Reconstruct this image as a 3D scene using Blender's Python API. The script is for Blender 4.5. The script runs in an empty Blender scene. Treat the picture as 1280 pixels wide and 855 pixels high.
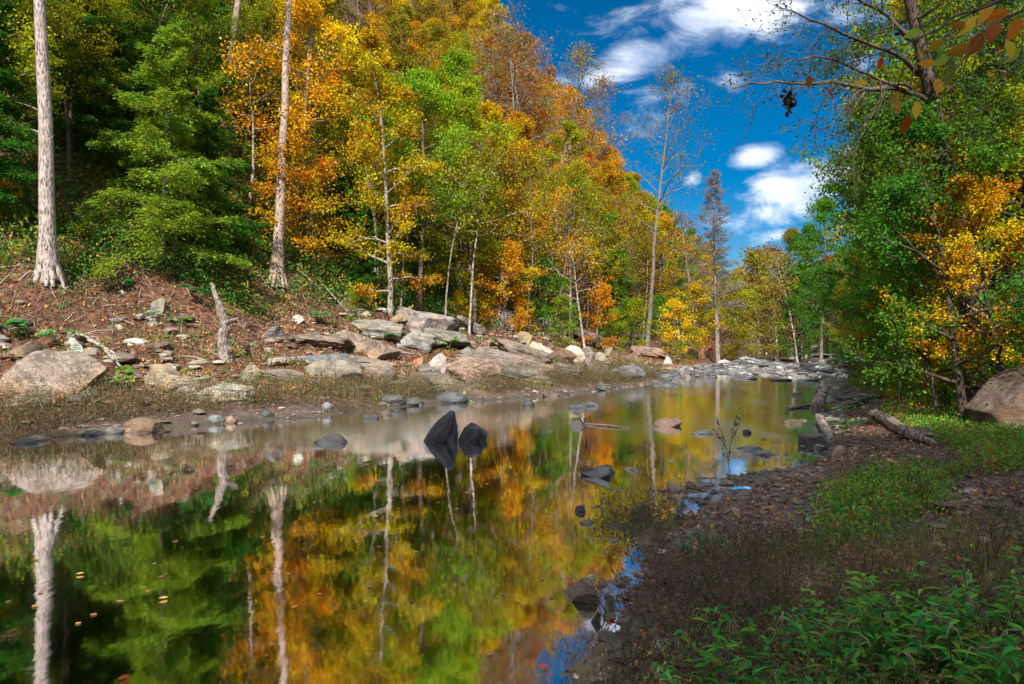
import bpy, math, random
import numpy as np
from mathutils import Vector, Matrix

R = math.radians
random.seed(7)
rng = np.random.default_rng(7)
SC = bpy.context.scene
COL = SC.collection

# ------------------------------------------------------------------ camera, sky, sun, exposure
CAM = np.array([0.0, 0.0, 1.65])
F = 853.3                       # focal length in pixels of the 1280 px wide photograph (24 mm)
PITCH = math.atan((437 - 427.5) / F)
cd = bpy.data.cameras.new('camera'); cam = bpy.data.objects.new('camera', cd); COL.objects.link(cam)
cd.lens = 24.0; cd.sensor_width = 36.0; cd.clip_start = 0.05; cd.clip_end = 2000
cam.location = CAM; cam.rotation_euler = (R(90) + PITCH, 0, 0)
SC.camera = cam

SUN_EL, SUN_AZ = R(39), R(187)  # azimuth clockwise from +Y: behind the camera, a little to its right
sd = bpy.data.lights.new('sun', 'SUN'); sun = bpy.data.objects.new('sun', sd); COL.objects.link(sun)
sd.energy = 5.0; sd.angle = R(0.55); sd.color = (1.0, 0.93, 0.82)
sdir = Vector((math.sin(SUN_AZ) * math.cos(SUN_EL), math.cos(SUN_AZ) * math.cos(SUN_EL), math.sin(SUN_EL)))
sun.rotation_euler = sdir.to_track_quat('Z', 'Y').to_euler()
SC.view_settings.view_transform = 'Standard'; SC.view_settings.look = 'None'
SC.view_settings.gamma = 1.0; SC.view_settings.use_curve_mapping = False
SC.view_settings.exposure = 0.87
SC.render.engine = 'CYCLES'
cy = SC.cycles
cy.max_bounces = 6; cy.diffuse_bounces = 3; cy.glossy_bounces = 3; cy.transmission_bounces = 3
cy.transparent_max_bounces = 8; cy.caustics_reflective = False; cy.caustics_refractive = False
cy.use_denoising = True; cy.sample_clamp_indirect = 4.0
try: cy.denoiser = 'OPENIMAGEDENOISE'
except Exception: pass


def nd(nt, typ, **kw):
    n = nt.nodes.new(typ)
    for k, v in kw.items():
        if k.startswith('_'): setattr(n, k[1:], v)
        else: n.inputs[k.replace('__', ' ')].default_value = v
    return n


def M_(nt, op, a, b=None, c=None, clamp=False):
    n = nt.nodes.new('ShaderNodeMath'); n.operation = op; n.use_clamp = clamp
    for i, v in enumerate((a, b, c)):
        if v is None: continue
        if isinstance(v, (int, float)): n.inputs[i].default_value = v
        else: nt.links.new(v, n.inputs[i])
    return n.outputs[0]


def mixc(nt, f, a, b, bt='MIX'):
    n = nt.nodes.new('ShaderNodeMix'); n.data_type = 'RGBA'; n.blend_type = bt
    for i, v in ((0, f), (6, a), (7, b)):
        if isinstance(v, (int, float)): n.inputs[i].default_value = v
        elif isinstance(v, tuple): n.inputs[i].default_value = v if len(v) == 4 else (*v, 1)
        else: nt.links.new(v, n.inputs[i])
    return n.outputs[2]


def ramp(nt, f, stops):
    n = nt.nodes.new('ShaderNodeValToRGB'); cr = n.color_ramp
    while len(cr.elements) < len(stops): cr.elements.new(0.5)
    for e, (p, c) in zip(cr.elements, stops):
        e.position = p; e.color = (*c, 1) if isinstance(c, tuple) else (c, c, c, 1)
    nt.links.new(f, n.inputs[0])
    return n.outputs[0]


def smooth(nt, v, lo, hi):
    n = nt.nodes.new('ShaderNodeMapRange'); n.interpolation_type = 'SMOOTHSTEP'
    n.inputs[1].default_value = lo; n.inputs[2].default_value = hi
    nt.links.new(v, n.inputs[0]); return n.outputs[0]


def noise(nt, vec, scale, detail=4, rough=0.55, dist=0.0, out=0, w=None):
    n = nt.nodes.new('ShaderNodeTexNoise'); n.inputs['Scale'].default_value = scale
    n.inputs['Detail'].default_value = detail; n.inputs['Roughness'].default_value = rough
    n.inputs['Distortion'].default_value = dist
    if vec is not None: nt.links.new(vec, n.inputs['Vector'])
    return n.outputs[out]


world = bpy.data.worlds.new('World'); SC.world = world; world.use_nodes = True
nt = world.node_tree; nt.nodes.clear()
sky = nt.nodes.new('ShaderNodeTexSky'); sky.sky_type = 'NISHITA'; sky.sun_disc = False
sky.sun_elevation = SUN_EL; sky.sun_rotation = SUN_AZ; sky.altitude = 600
sky.air_density = 1.0; sky.dust_density = 0.2; sky.ozone_density = 4.0
hs = nd(nt, 'ShaderNodeHueSaturation', Hue=.497, Saturation=1.5, Value=0.62); nt.links.new(sky.outputs[0], hs.inputs['Color'])
tc = nt.nodes.new('ShaderNodeTexCoord'); sep = nt.nodes.new('ShaderNodeSeparateXYZ')
nt.links.new(tc.outputs['Generated'], sep.inputs[0])
yy = M_(nt, 'MAXIMUM', sep.outputs[1], 0.05)
U = M_(nt, 'DIVIDE', sep.outputs[0], yy); V = M_(nt, 'DIVIDE', sep.outputs[2], yy)
# clouds as (x, y, half width, half height, tilt in degrees, weight), x / y from the photograph's horizon
CL = [(925, 12, 120, 36, 5, 1.3), (805, 70, 95, 24, 18, 1.15), (868, 36, 60, 24, 20, 1.0), (940, 197, 38, 15, 12, 1.15),
      (1005, 232, 90, 34, 18, 1.35), (970, 262, 70, 20, 8, 1.15), (960, 298, 30, 12, 10, .9), (800, 125, 55, 35, -20, .55), (912, 105, 22, 20, 40, .55),
      (855, 118, 18, 22, 0, .55), (868, 222, 18, 10, 35, .6), (1080, 70, 40, 16, 20, .8),
      (300, 60, 160, 60, 0, 1.), (500, -150, 200, 50, 10, 1.), (900, -180, 160, 50, -8, 1.1), (1150, -120, 130, 60, 10, 1.0)]
acc = None
for (cx, cy_, a, b, t, w) in CL:
    u0, v0 = (cx - 640) / F, (437 - cy_) / F
    ct, st = math.cos(R(t)), math.sin(R(t))
    du = M_(nt, 'SUBTRACT', U, u0); dv = M_(nt, 'SUBTRACT', V, v0)
    p = M_(nt, 'ADD', M_(nt, 'MULTIPLY', du, ct * F / a), M_(nt, 'MULTIPLY', dv, st * F / a))
    q = M_(nt, 'ADD', M_(nt, 'MULTIPLY', du, -st * F / b), M_(nt, 'MULTIPLY', dv, ct * F / b))
    e = M_(nt, 'ADD', M_(nt, 'MULTIPLY', p, p), M_(nt, 'MULTIPLY', q, q))
    g = M_(nt, 'MULTIPLY', M_(nt, 'POWER', 2.718, M_(nt, 'MULTIPLY', e, -0.8)), w)
    acc = g if acc is None else M_(nt, 'MAXIMUM', acc, g)
comb = nt.nodes.new('ShaderNodeCombineXYZ'); nt.links.new(U, comb.inputs[0]); nt.links.new(V, comb.inputs[1])
mp = nt.nodes.new('ShaderNodeMapping'); mp.inputs['Scale'].default_value = (1, 1.9, 1); mp.inputs['Rotation'].default_value = (0, 0, R(-18)); nt.links.new(comb.outputs[0], mp.inputs[0])
n1 = noise(nt, mp.outputs[0], 9, 9, .62, .4)
mask = smooth(nt, M_(nt, 'ADD', acc, M_(nt, 'MULTIPLY', M_(nt, 'SUBTRACT', n1, .5), 2.7)), .34, 1.5)
mask = M_(nt, 'MULTIPLY', mask, smooth(nt, sep.outputs[1], 0.02, .2))
# unseen bright cloud overhead and behind the viewpoint, added for fill light
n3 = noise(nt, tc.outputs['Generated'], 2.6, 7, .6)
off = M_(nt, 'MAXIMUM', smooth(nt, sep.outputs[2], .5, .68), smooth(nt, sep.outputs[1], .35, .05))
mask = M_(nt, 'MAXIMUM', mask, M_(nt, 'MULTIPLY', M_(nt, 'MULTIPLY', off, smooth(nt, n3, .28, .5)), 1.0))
n2 = noise(nt, mp.outputs[0], 5, 5, .5)
ccol = ramp(nt, n2, [(.3, (3.9, 4.8, 6.6)), (.62, (10.5, 10.7, 11.2))])
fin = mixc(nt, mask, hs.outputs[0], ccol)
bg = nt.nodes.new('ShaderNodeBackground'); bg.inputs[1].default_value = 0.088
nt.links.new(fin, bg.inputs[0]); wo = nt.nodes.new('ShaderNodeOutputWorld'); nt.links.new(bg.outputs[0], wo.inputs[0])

# ------------------------------------------------------------------ helpers
def hsh(*ii):
    h = np.zeros(np.broadcast(*ii).shape, dtype=np.uint64)
    for k, i in enumerate(ii):
        h = (h ^ (np.asarray(i).astype(np.int64).astype(np.uint64) * np.uint64([0x9E3779B97F4A7C15, 0xC2B2AE3D27D4EB4F, 0x165667B19E3779F9][k]))) * np.uint64(0xD6E8FEB86659FD93)
        h ^= h >> np.uint64(32)
    return (h & np.uint64(0xFFFFFF)).astype(float) / 0xFFFFFF


np.seterr(over='ignore')


def vn2(x, y):
    xi, yi = np.floor(x), np.floor(y); fx, fy = x - xi, y - yi
    fx = fx * fx * (3 - 2 * fx); fy = fy * fy * (3 - 2 * fy)
    return (hsh(xi, yi) * (1 - fx) + hsh(xi + 1, yi) * fx) * (1 - fy) + (hsh(xi, yi + 1) * (1 - fx) + hsh(xi + 1, yi + 1) * fx) * fy


def fbm2(x, y, o=4):
    s = 0; a = .5; n = 0
    for k in range(o):
        s = s + a * (vn2(x * 2 ** k + 17.3 * k, y * 2 ** k + 5.1 * k) - .5); n += a; a *= .5
    return s / n * 2


def vn3(p):
    i = np.floor(p); f = p - i; f = f * f * (3 - 2 * f); r = 0
    for a in (0, 1):
        for b in (0, 1):
            for c in (0, 1):
                r = r + hsh(i[:, 0] + a, i[:, 1] + b, i[:, 2] + c) * (f[:, 0] if a else 1 - f[:, 0]) * (f[:, 1] if b else 1 - f[:, 1]) * (f[:, 2] if c else 1 - f[:, 2])
    return r


def fbm3(p, o=3):
    s = 0; a = .5
    for k in range(o): s = s + a * (vn3(p * 2 ** k + 31.7 * k) - .5); a *= .5
    return s * 2


LS = np.array([(-60, -40), (-32, -15), (-22, -3), (-14.5, 6), (-9.1, 12.1), (-7.4, 14.4), (-6.2, 15.5), (-4.8, 17), (-2, 21), (1.7, 24.8), (5.9, 31.7), (9.6, 39), (14, 48), (20, 60), (29, 80), (45, 120), (58, 160), (75, 220), (100, 300)], float)
RS = np.array([(-30, -40), (-12, -15), (-5, -5), (-1.5, 0), (.2, 3.1), (.8, 4.4), (1.25, 6.3), (2.2, 7.4), (3.3, 8.6), (4.9, 10.6), (6.1, 13), (9.7, 20), (13.7, 30), (19.7, 41), (25, 50), (31, 60), (41, 80), (58, 120), (72, 160), (92, 220), (120, 300)], float)
FS = np.array([(2, -40), (5.5, -12), (7.2, 0), (7.9, 5), (9.0, 12), (12.6, 20), (17.2, 30), (24, 42), (36, 60), (48, 80), (66, 120), (80, 160), (100, 220), (130, 300)], float)


def sdist(x, y, P):
    """distance to polyline, positive to its right (larger x)"""
    best = np.full(np.shape(x), 1e9)
    for (ax, ay), (bx, by) in zip(P[:-1], P[1:]):
        dx, dy = bx - ax, by - ay
        t = np.clip(((x - ax) * dx + (y - ay) * dy) / (dx * dx + dy * dy), 0, 1)
        best = np.minimum(best, np.hypot(x - ax - t * dx, y - ay - t * dy))
    return np.where(x > np.interp(y, P[:, 1], P[:, 0]), best, -best)


PL = ([0, .8, 2, 4, 7, 9, 12, 16, 20, 25, 35, 50, 70, 100, 150], [0, .22, .42, .75, 1.5, 2.4, 3.8, 7.0, 11.8, 18.5, 32, 51, 72, 92, 105])
PR = ([0, .5, 2, 4, 8], [0, .07, .17, .36, .75])
PF = ([0, 1.2, 3, 6, 12, 22, 40, 80], [0, 1.0, 2.9, 6.0, 11, 17, 23, 28])


def HT(x, y):
    x = np.asarray(x, float); y = np.asarray(y, float)
    dl = -sdist(x, y, LS); dr = sdist(x, y, RS); df = sdist(x, y, FS)
    wob = fbm2(x * .55 + 3, y * .55, 3) * .9
    dl2 = dl + wob * np.clip(1.2 - .02 * y, .2, 1); dr2 = dr + wob * .55
    land_l = np.interp(dl2, *PL) + fbm2(x * .35, y * .35 + 9, 5) * np.clip(dl * .09, 0, 1.1) + fbm2(x * 1.7, y * 1.7, 3) * np.clip(dl * .06, 0, .22)
    land_r = np.interp(dr2, *PR) + np.interp(df, *PF) + fbm2(x * .5, y * .5 + 3, 4) * np.clip(dr * .04 + np.maximum(df, 0) * .12, 0, 1.2) + fbm2(x * 2.2, y * 2.2, 3) * np.clip(dr * .05, 0, .09)
    depth = -np.minimum(np.interp(-dl2, [0, 1, 4], [0, .35, .9]), np.interp(-dr2, [0, .8, 2.2, 5], [0, .05, .22, .8])) + fbm2(x * 1.3, y * 1.3, 3) * .05
    bar = .32 * np.exp(-((y - .35 * x - 38.5) / 2.2) ** 2) + np.where(y > 40, .15, 0)
    depth = depth + bar * 1.0 + np.clip((y - 41) * .035, 0, .7)
    # shelf of flat stones reaching into the water on the right
    depth = depth + .08 * np.exp(-((x - 2.6) / 2.4) ** 2 - ((y - 8.9) / 1.0) ** 2) * (.6 + fbm2(x * 2, y * 4, 3))
    h = np.where(dl2 > 0, land_l, np.where(dr2 > 0, land_r, depth))
    return h + np.clip(y - 200, 0, 60) * .2


def hz(x, y): return float(HT(np.array([x]), np.array([y]))[0])


cp, sp = math.cos(PITCH), math.sin(PITCH)


def ray(px, py):
    a, b = (px - 640) / F, -(py - 427.5) / F
    return np.array([a, cp - b * sp, sp + b * cp])


def at(px, py, D):
    """the point seen at a pixel of the photograph, D metres ahead"""
    r = ray(px, py); return CAM + r * (D / r[1])


_T = np.concatenate([np.arange(2, 30, .05), np.arange(30, 240, .25)])


def hit(px, py, fallback=30):
    r = ray(px, py); pts = CAM[None] + _T[:, None] * r[None] / r[1]
    below = np.nonzero(pts[:, 2] < np.maximum(HT(pts[:, 0], pts[:, 1]), 0))[0]
    return pts[below[0]] if len(below) else CAM + r * (fallback / r[1])


def proj(p):
    d = np.asarray(p, float) - CAM
    yc = d[1] * cp + d[2] * sp; zc = -d[1] * sp + d[2] * cp
    return 640 + F * d[0] / yc, 427.5 - F * zc / yc


class Geo:
    def __init__(s): s.v = []; s.f = []; s.t = []; s.n = 0
    def add(s, v, f, t=0.5):
        s.v.append(v); s.f.append(f + s.n); s.n += len(v)
        s.t.append(np.broadcast_to(np.asarray(t, float), (len(v),)) if np.ndim(t) == 0 else t)
    def mesh(s, name, mat, smooth=False):
        v = np.concatenate(s.v).astype(np.float32); f = np.concatenate(s.f).astype(np.int32); t = np.concatenate(s.t).astype(np.float32)
        me = bpy.data.meshes.new(name)
        me.vertices.add(len(v)); me.vertices.foreach_set('co', v.ravel())
        me.loops.add(f.size); me.loops.foreach_set('vertex_index', f.ravel())
        me.polygons.add(len(f)); me.polygons.foreach_set('loop_start', np.arange(0, f.size, 4, dtype=np.int32))
        me.polygons.foreach_set('loop_total', np.full(len(f), 4, dtype=np.int32))
        at_ = me.attributes.new('tint', 'FLOAT', 'POINT'); at_.data.foreach_set('value', t)
        me.update(calc_edges=True)
        me.polygons.foreach_set('use_smooth', np.full(len(f), smooth))
        me.materials.append(mat)
        return me


def link(name, me, parent=None, color=None, loc=None, rz=None, scale=None):
    o = bpy.data.objects.new(name, me); COL.objects.link(o); o.parent = parent
    if color is not None: o.color = color if len(color) == 4 else (*color, .5)
    if loc is not None: o.location = loc
    if rz is not None: o.rotation_euler = (0, 0, rz)
    if scale is not None: o.scale = scale if not isinstance(scale, (int, float)) else (scale,) * 3
    return o


def tag(o, label, cat, group=None, kind=None):
    if label: o['label'] = label
    if cat: o['category'] = cat
    if group: o['group'] = group
    if kind: o['kind'] = kind
    return o


def nrm(a): return a / (np.linalg.norm(a, axis=-1, keepdims=True) + 1e-9)


def tube(g, path, rad, sides=6, t=.5, cap=True, knob=0):
    path = np.asarray(path, float); rad = np.asarray(rad, float)
    if rad.ndim == 0: rad = np.full(len(path), float(rad))
    tg = nrm(np.gradient(path, axis=0)); m = np.abs(tg[:, 2]).mean()
    ref = np.array([1., .13, 0]) if m > .75 else np.array([0, 0, 1.])
    u = nrm(np.cross(tg, ref)); w = np.cross(tg, u)
    a = np.arange(sides) / sides * 2 * np.pi
    rr = rad[:, None] * np.ones(sides)[None]
    if knob: rr = rr * (1 + knob * (rng.random((len(path), sides)) - .5))
    v = path[:, None] + rr[..., None] * (np.cos(a)[None, :, None] * u[:, None] + np.sin(a)[None, :, None] * w[:, None])
    n = len(path); v = v.reshape(-1, 3)
    i = np.arange(n - 1)[:, None] * sides + np.arange(sides)[None]; j = np.arange(n - 1)[:, None] * sides + (np.arange(sides)[None] + 1) % sides
    f = np.stack([i, j, j + sides, i + sides], -1).reshape(-1, 4)
    g.add(v, f, t)
    if cap and sides >= 6 and rad[-1] > .004:
        for e, k in ((0, 0), (n - 1, (n - 1) * sides)):
            c = path[e] + tg[e] * (rad[e] * .15 if e else -rad[e] * .1)
            vv = np.concatenate([v[k:k + sides], c[None]])
            ff = np.array([[q, (q + 1) % sides, (q + 2) % sides if 0 else sides, sides] for q in range(sides)])
            # quads need 4 distinct corners: pair the fan's triangles
            ff = np.array([[q, (q + 1) % sides, (q + 2) % sides, sides] for q in range(0, sides - 1, 2)])
            g.add(vv, ff if e == 0 else ff[:, ::-1], t)


def leafq(g, c, L, W, up=.5, out=None, t=None, fold=0.0):
    """many single-quad leaves at points c"""
    n = len(c)
    d = nrm(rng.normal(size=(n, 3)) + (0 if out is None else out))
    nn = rng.normal(size=(n, 3)) * (1 - up) + np.array([0, 0, 1]) * up
    s = nrm(np.cross(d, nn)); nn = np.cross(s, d)
    L = L * (.65 + .7 * rng.random((n, 1))); W = W * (.65 + .7 * rng.random((n, 1)))
    v = np.stack([c, c + d * L * .45 + s * W * .5 + nn * L * fold, c + d * L, c + d * L * .45 - s * W * .5 + nn * L * fold], 1).reshape(-1, 3)
    f = np.arange(4 * n).reshape(n, 4)
    tt = rng.random(n) if t is None else np.clip(t + (rng.random(n) - .5) * .5, 0, 1)
    g.add(v, f, np.repeat(tt, 4))


def wander(p0, d, L, n, wig, droop=0.0, r=rng):
    d = nrm(np.asarray(d, float)); p = [np.asarray(p0, float)]
    for k in range(n - 1):
        d = nrm(d + r.normal(size=3) * wig + np.array([0, 0, -droop]))
        p.append(p[-1] + d * L / (n - 1))
    return np.array(p)


# ------------------------------------------------------------------ materials
def mat(name):
    m = bpy.data.materials.new(name); m.use_nodes = True; t = m.node_tree; t.nodes.clear()
    o = t.nodes.new('ShaderNodeOutputMaterial'); return m, t, o


def obj_col(t):
    n = t.nodes.new('ShaderNodeObjectInfo'); return n.outputs['Color'], n.outputs['Alpha'], n.outputs['Random']


def leaf_material(name, trans=.38, rough=.6):
    m, t, o = mat(name)
    c, al, rn = obj_col(t)
    a = nd(t, 'ShaderNodeAttribute', _attribute_name='tint')
    d = M_(t, 'SUBTRACT', a.outputs['Fac'], .5)
    h = nt_h = t.nodes.new('ShaderNodeHueSaturation')
    # alpha sets how far single leaves stray in hue from the crown's own colour
    t.links.new(M_(t, 'ADD', .5, M_(t, 'MULTIPLY', d, M_(t, 'MULTIPLY', al, .15))), h.inputs['Hue'])
    t.links.new(c, h.inputs['Color'])
    val = M_(t, 'ADD', .55, M_(t, 'MULTIPLY', M_(t, 'FRACT', M_(t, 'MULTIPLY', a.outputs['Fac'], 37.7)), .9)); t.links.new(val, h.inputs['Value'])
    p = nd(t, 'ShaderNodeBsdfPrincipled', Roughness=rough); p.inputs['Specular IOR Level'].default_value = .12
    t.links.new(h.outputs[0], p.inputs['Base Color'])
    tr = t.nodes.new('ShaderNodeBsdfTranslucent'); t.links.new(h.outputs[0], tr.inputs[0])
    mx = t.nodes.new('ShaderNodeMixShader'); mx.inputs[0].default_value = trans
    t.links.new(p.outputs[0], mx.inputs[1]); t.links.new(tr.outputs[0], mx.inputs[2]); t.links.new(mx.outputs[0], o.inputs[0])
    return m


LEAF = leaf_material('leaf', .45)
GRASSM = leaf_material('grass_blade', .3, .7)


def bark_material():
    m, t, o = mat('bark')
    c, al, rn = obj_col(t)
    tc = t.nodes.new('ShaderNodeTexCoord')
    mp = t.nodes.new('ShaderNodeMapping'); mp.inputs['Scale'].default_value = (1, 1, .22); t.links.new(tc.outputs['Object'], mp.inputs[0])
    n1 = noise(t, mp.outputs[0], 16, 7, .7, .6)
    n2 = noise(t, tc.outputs['Object'], 1.3, 4, .6)
    v = t.nodes.new('ShaderNodeTexVoronoi'); v.inputs['Scale'].default_value = 22; v.inputs['Randomness'].default_value = 1; t.links.new(mp.outputs[0], v.inputs['Vector'])
    k = M_(t, 'MULTIPLY', n1, M_(t, 'ADD', .4, v.outputs[0]))
    dark = mixc(t, 1.0, c, (.22, .19, .17), 'MULTIPLY')
    c1 = mixc(t, smooth(t, M_(t, 'ADD', k, M_(t, 'MULTIPLY', M_(t, 'SUBTRACT', n2, .5), .5)), .27, .52), dark, c)
    c2 = mixc(t, M_(t, 'MULTIPLY', smooth(t, n2, .5, .62), .55), c1, (.15, .11, .08))
    p = nd(t, 'ShaderNodeBsdfPrincipled', Roughness=.88); t.links.new(c2, p.inputs['Base Color'])
    b = nd(t, 'ShaderNodeBump', Strength=.8, Distance=.04); t.links.new(k, b.inputs['Height']); t.links.new(b.outputs[0], p.inputs['Normal'])
    t.links.new(p.outputs[0], o.inputs[0]); return m


BARK = bark_material()


def rock_material():
    m, t, o = mat('stone')
    c, al, rn = obj_col(t)
    tc = t.nodes.new('ShaderNodeTexCoord'); g = t.nodes.new('ShaderNodeNewGeometry')
    off = t.nodes.new('ShaderNodeVectorMath'); off.operation = 'ADD'; t.links.new(g.outputs['Position'], off.inputs[0]); t.links.new(M_(t, 'MULTIPLY', rn, 50), off.inputs[1])
    P = off.outputs[0]
    n1 = noise(t, P, 2.2, 8, .68, .5); n2 = noise(t, P, 9, 7, .7); n3 = noise(t, P, 1.1, 3, .5)
    mp = t.nodes.new('ShaderNodeMapping'); mp.inputs['Scale'].default_value = (1.2, 1.2, 9); t.links.new(P, mp.inputs[0])
    n4 = noise(t, mp.outputs[0], 2.5, 5, .6)
    c1 = mixc(t, smooth(t, n1, .38, .62), mixc(t, 1.0, c, (.42, .40, .38), 'MULTIPLY'), c)
    c2 = mixc(t, M_(t, 'MULTIPLY', smooth(t, n3, .5, .62), .55), c1, mixc(t, 1.0, c, (1.25, .98, .7), 'MULTIPLY'))
    c3 = mixc(t, M_(t, 'MULTIPLY', smooth(t, n2, .52, .66), .75), c2, mixc(t, 1.0, c, (1.45, 1.5, 1.5), 'MULTIPLY'))
    c4 = mixc(t, M_(t, 'MULTIPLY', smooth(t, n4, .42, .36), .6), c3, (.035, .03, .026))
    p = nd(t, 'ShaderNodeBsdfPrincipled'); t.links.new(c4, p.inputs['Base Color'])
    t.links.new(M_(t, 'ADD', .35, M_(t, 'MULTIPLY', al, .55)), p.inputs['Roughness'])
    b = nd(t, 'ShaderNodeBump', Strength=.9, Distance=.06)
    t.links.new(M_(t, 'ADD', M_(t, 'ADD', n1, M_(t, 'MULTIPLY', n2, .5)), M_(t, 'MULTIPLY', n4, .7)), b.inputs['Height']); t.links.new(b.outputs[0], p.inputs['Normal'])
    t.links.new(p.outputs[0], o.inputs[0]); return m


STONE = rock_material()


def ground_material():
    m, t, o = mat('ground')
    g = t.nodes.new('ShaderNodeNewGeometry'); P = g.outputs['Position']
    a = nd(t, 'ShaderNodeAttribute', _attribute_name='zone'); s = t.nodes.new('ShaderNodeSeparateColor'); t.links.new(a.outputs['Color'], s.inputs[0])
    left, wet, green = s.outputs[0], s.outputs[1], s.outputs[2]
    n0 = noise(t, P, .7, 6, .6); n1 = noise(t, P, 3.2, 7, .65); n2 = noise(t, P, 14, 6, .7)
    v = t.nodes.new('ShaderNodeTexVoronoi'); v.inputs['Scale'].default_value = 9; t.links.new(P, v.inputs['Vector'])
    vs = t.nodes.new('ShaderNodeSeparateColor'); t.links.new(v.outputs['Color'], vs.inputs[0])
    litter = ramp(t, vs.outputs[0], [(0, (.03, .013, .008)), (.35, (.07, .028, .014)), (.6, (.11, .043, .02)), (.8, (.16, .07, .032)), (1, (.22, .14, .08))])
    soil = ramp(t, n1, [(.3, (.022, .011, .006)), (.5, (.075, .032, .015)), (.7, (.15, .08, .04))])
    lc = mixc(t, smooth(t, n0, .38, .6), soil, litter)
    lc = mixc(t, M_(t, 'MULTIPLY', smooth(t, n2, .6, .74), .4), lc, (.24, .18, .13))
    v2 = t.nodes.new('ShaderNodeTexVoronoi'); v2.inputs['Scale'].default_value = 17; t.links.new(P, v2.inputs['Vector'])
    vs2 = t.nodes.new('ShaderNodeSeparateColor'); t.links.new(v2.outputs['Color'], vs2.inputs[0])
    mud = ramp(t, n1, [(.3, (.03, .021, .017)), (.5, (.07, .05, .042)), (.72, (.13, .1, .088))])
    mud = mixc(t, M_(t, 'MULTIPLY', M_(t, 'GREATER_THAN', vs2.outputs[0], .8), .8), mud, ramp(t, vs2.outputs[1], [(0, (.12, .03, .015)), (.5, (.08, .05, .035)), (1, (.2, .15, .12))]))
    mud = mixc(t, M_(t, 'MULTIPLY', green, smooth(t, n0, .3, .6)), mud, (.03, .055, .015))
    c = mixc(t, left, mud, lc)
    wetc = ramp(t, n1, [(.3, (.022, .017, .010)), (.55, (.06, .048, .024)), (.75, (.11, .09, .05))])
    c = mixc(t, wet, c, wetc)
    p = t.nodes.new('ShaderNodeBsdfPrincipled'); t.links.new(c, p.inputs['Base Color'])
    t.links.new(M_(t, 'SUBTRACT', .92, M_(t, 'MULTIPLY', wet, .35)), p.inputs['Roughness'])
    b = nd(t, 'ShaderNodeBump', Strength=.9, Distance=.06)
    t.links.new(M_(t, 'ADD', n1, M_(t, 'ADD', M_(t, 'MULTIPLY', n2, .6), M_(t, 'MULTIPLY', v.outputs[0], -.4))), b.inputs['Height']); t.links.new(b.outputs[0], p.inputs['Normal'])
    t.links.new(p.outputs[0], o.inputs[0]); return m


def water_material():
    m, t, o = mat('water')
    g = t.nodes.new('ShaderNodeNewGeometry'); P = g.outputs['Position']
    sp_ = t.nodes.new('ShaderNodeSeparateXYZ'); t.links.new(P, sp_.inputs[0])
    mp = t.nodes.new('ShaderNodeMapping'); mp.inputs['Rotation'].default_value = (0, 0, R(40)); mp.inputs['Scale'].default_value = (1, .28, 1); t.links.new(P, mp.inputs[0])
    n1 = noise(t, mp.outputs[0], 1.6, 4, .5, .3); n2 = noise(t, P, 5.5, 3, .5); n3 = noise(t, mp.outputs[0], .45, 4, .6, .8)
    # the current past the two standing stones is livelier than the still pool beside the camera
    lively = smooth(t, M_(t, 'ADD', sp_.outputs[1], M_(t, 'MULTIPLY', n3, 4)), 12.0, 17.0)
    b = nd(t, 'ShaderNodeBump', Distance=.05)
    t.links.new(M_(t, 'ADD', .065, M_(t, 'MULTIPLY', lively, .07)), b.inputs['Strength'])
    t.links.new(M_(t, 'ADD', n1, M_(t, 'MULTIPLY', n2, .12)), b.inputs['Height'])
    gl = t.nodes.new('ShaderNodeBsdfGlossy'); gl.inputs['Color'].default_value = (.97, .98, 1, 1)
    t.links.new(M_(t, 'ADD', .038, M_(t, 'MULTIPLY', M_(t, 'MULTIPLY', lively, smooth(t, n3, .3, .62)), .10)), gl.inputs['Roughness'])
    t.links.new(b.outputs[0], gl.inputs['Normal'])
    tr = t.nodes.new('ShaderNodeBsdfTransparent'); tr.inputs[0].default_value = (.42, .36, .17, 1)
    fr = nd(t, 'ShaderNodeFresnel', IOR=1.6); t.links.new(b.outputs[0], fr.inputs['Normal'])
    fac = M_(t, 'ADD', .58, M_(t, 'MULTIPLY', fr.outputs[0], 1.15), clamp=True)
    mx = t.nodes.new('ShaderNodeMixShader'); t.links.new(fac, mx.inputs[0])
    t.links.new(tr.outputs[0], mx.inputs[1]); t.links.new(gl.outputs[0], mx.inputs[2]); t.links.new(mx.outputs[0], o.inputs[0]); return m


# ------------------------------------------------------------------ ground and water
def axis(lo, hi, c, flat, base, k, mx):
    a = [c]
    while a[-1] < hi: a.append(a[-1] + min(mx, base + k * max(0, abs(a[-1] - c) - flat)))
    b = [c]
    while b[-1] > lo: b.append(b[-1] - min(mx, base + k * max(0, abs(b[-1] - c) - flat)))
    return np.array(sorted(set(a + b)))


gx = axis(-150, 190, 2, 7, .11, .016, 3.0); gy = axis(-60, 330, 8, 5, .11, .013, 3.0)
X, Y = np.meshgrid(gx, gy); Z = HT(X, Y)
g = Geo(); nx, ny = len(gx), len(gy)
idx = np.arange(nx * ny).reshape(ny, nx)
g.add(np.stack([X, Y, Z], -1).reshape(-1, 3), np.stack([idx[:-1, :-1], idx[:-1, 1:], idx[1:, 1:], idx[1:, :-1]], -1).reshape(-1, 4))
me = g.mesh('ground', ground_material(), True)
dl = -sdist(X, Y, LS).ravel(); dr = sdist(X, Y, RS).ravel(); df = sdist(X, Y, FS).ravel()
zone = np.zeros((nx * ny, 4), np.float32); zone[:, 3] = 1
zone[:, 0] = np.clip(dl * .7, 0, 1) + np.clip(df * .4, 0, 1) * (dl < 0)
zone[:, 1] = np.clip(1 - (Z.ravel() - .02) / .10, 0, 1)
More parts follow.
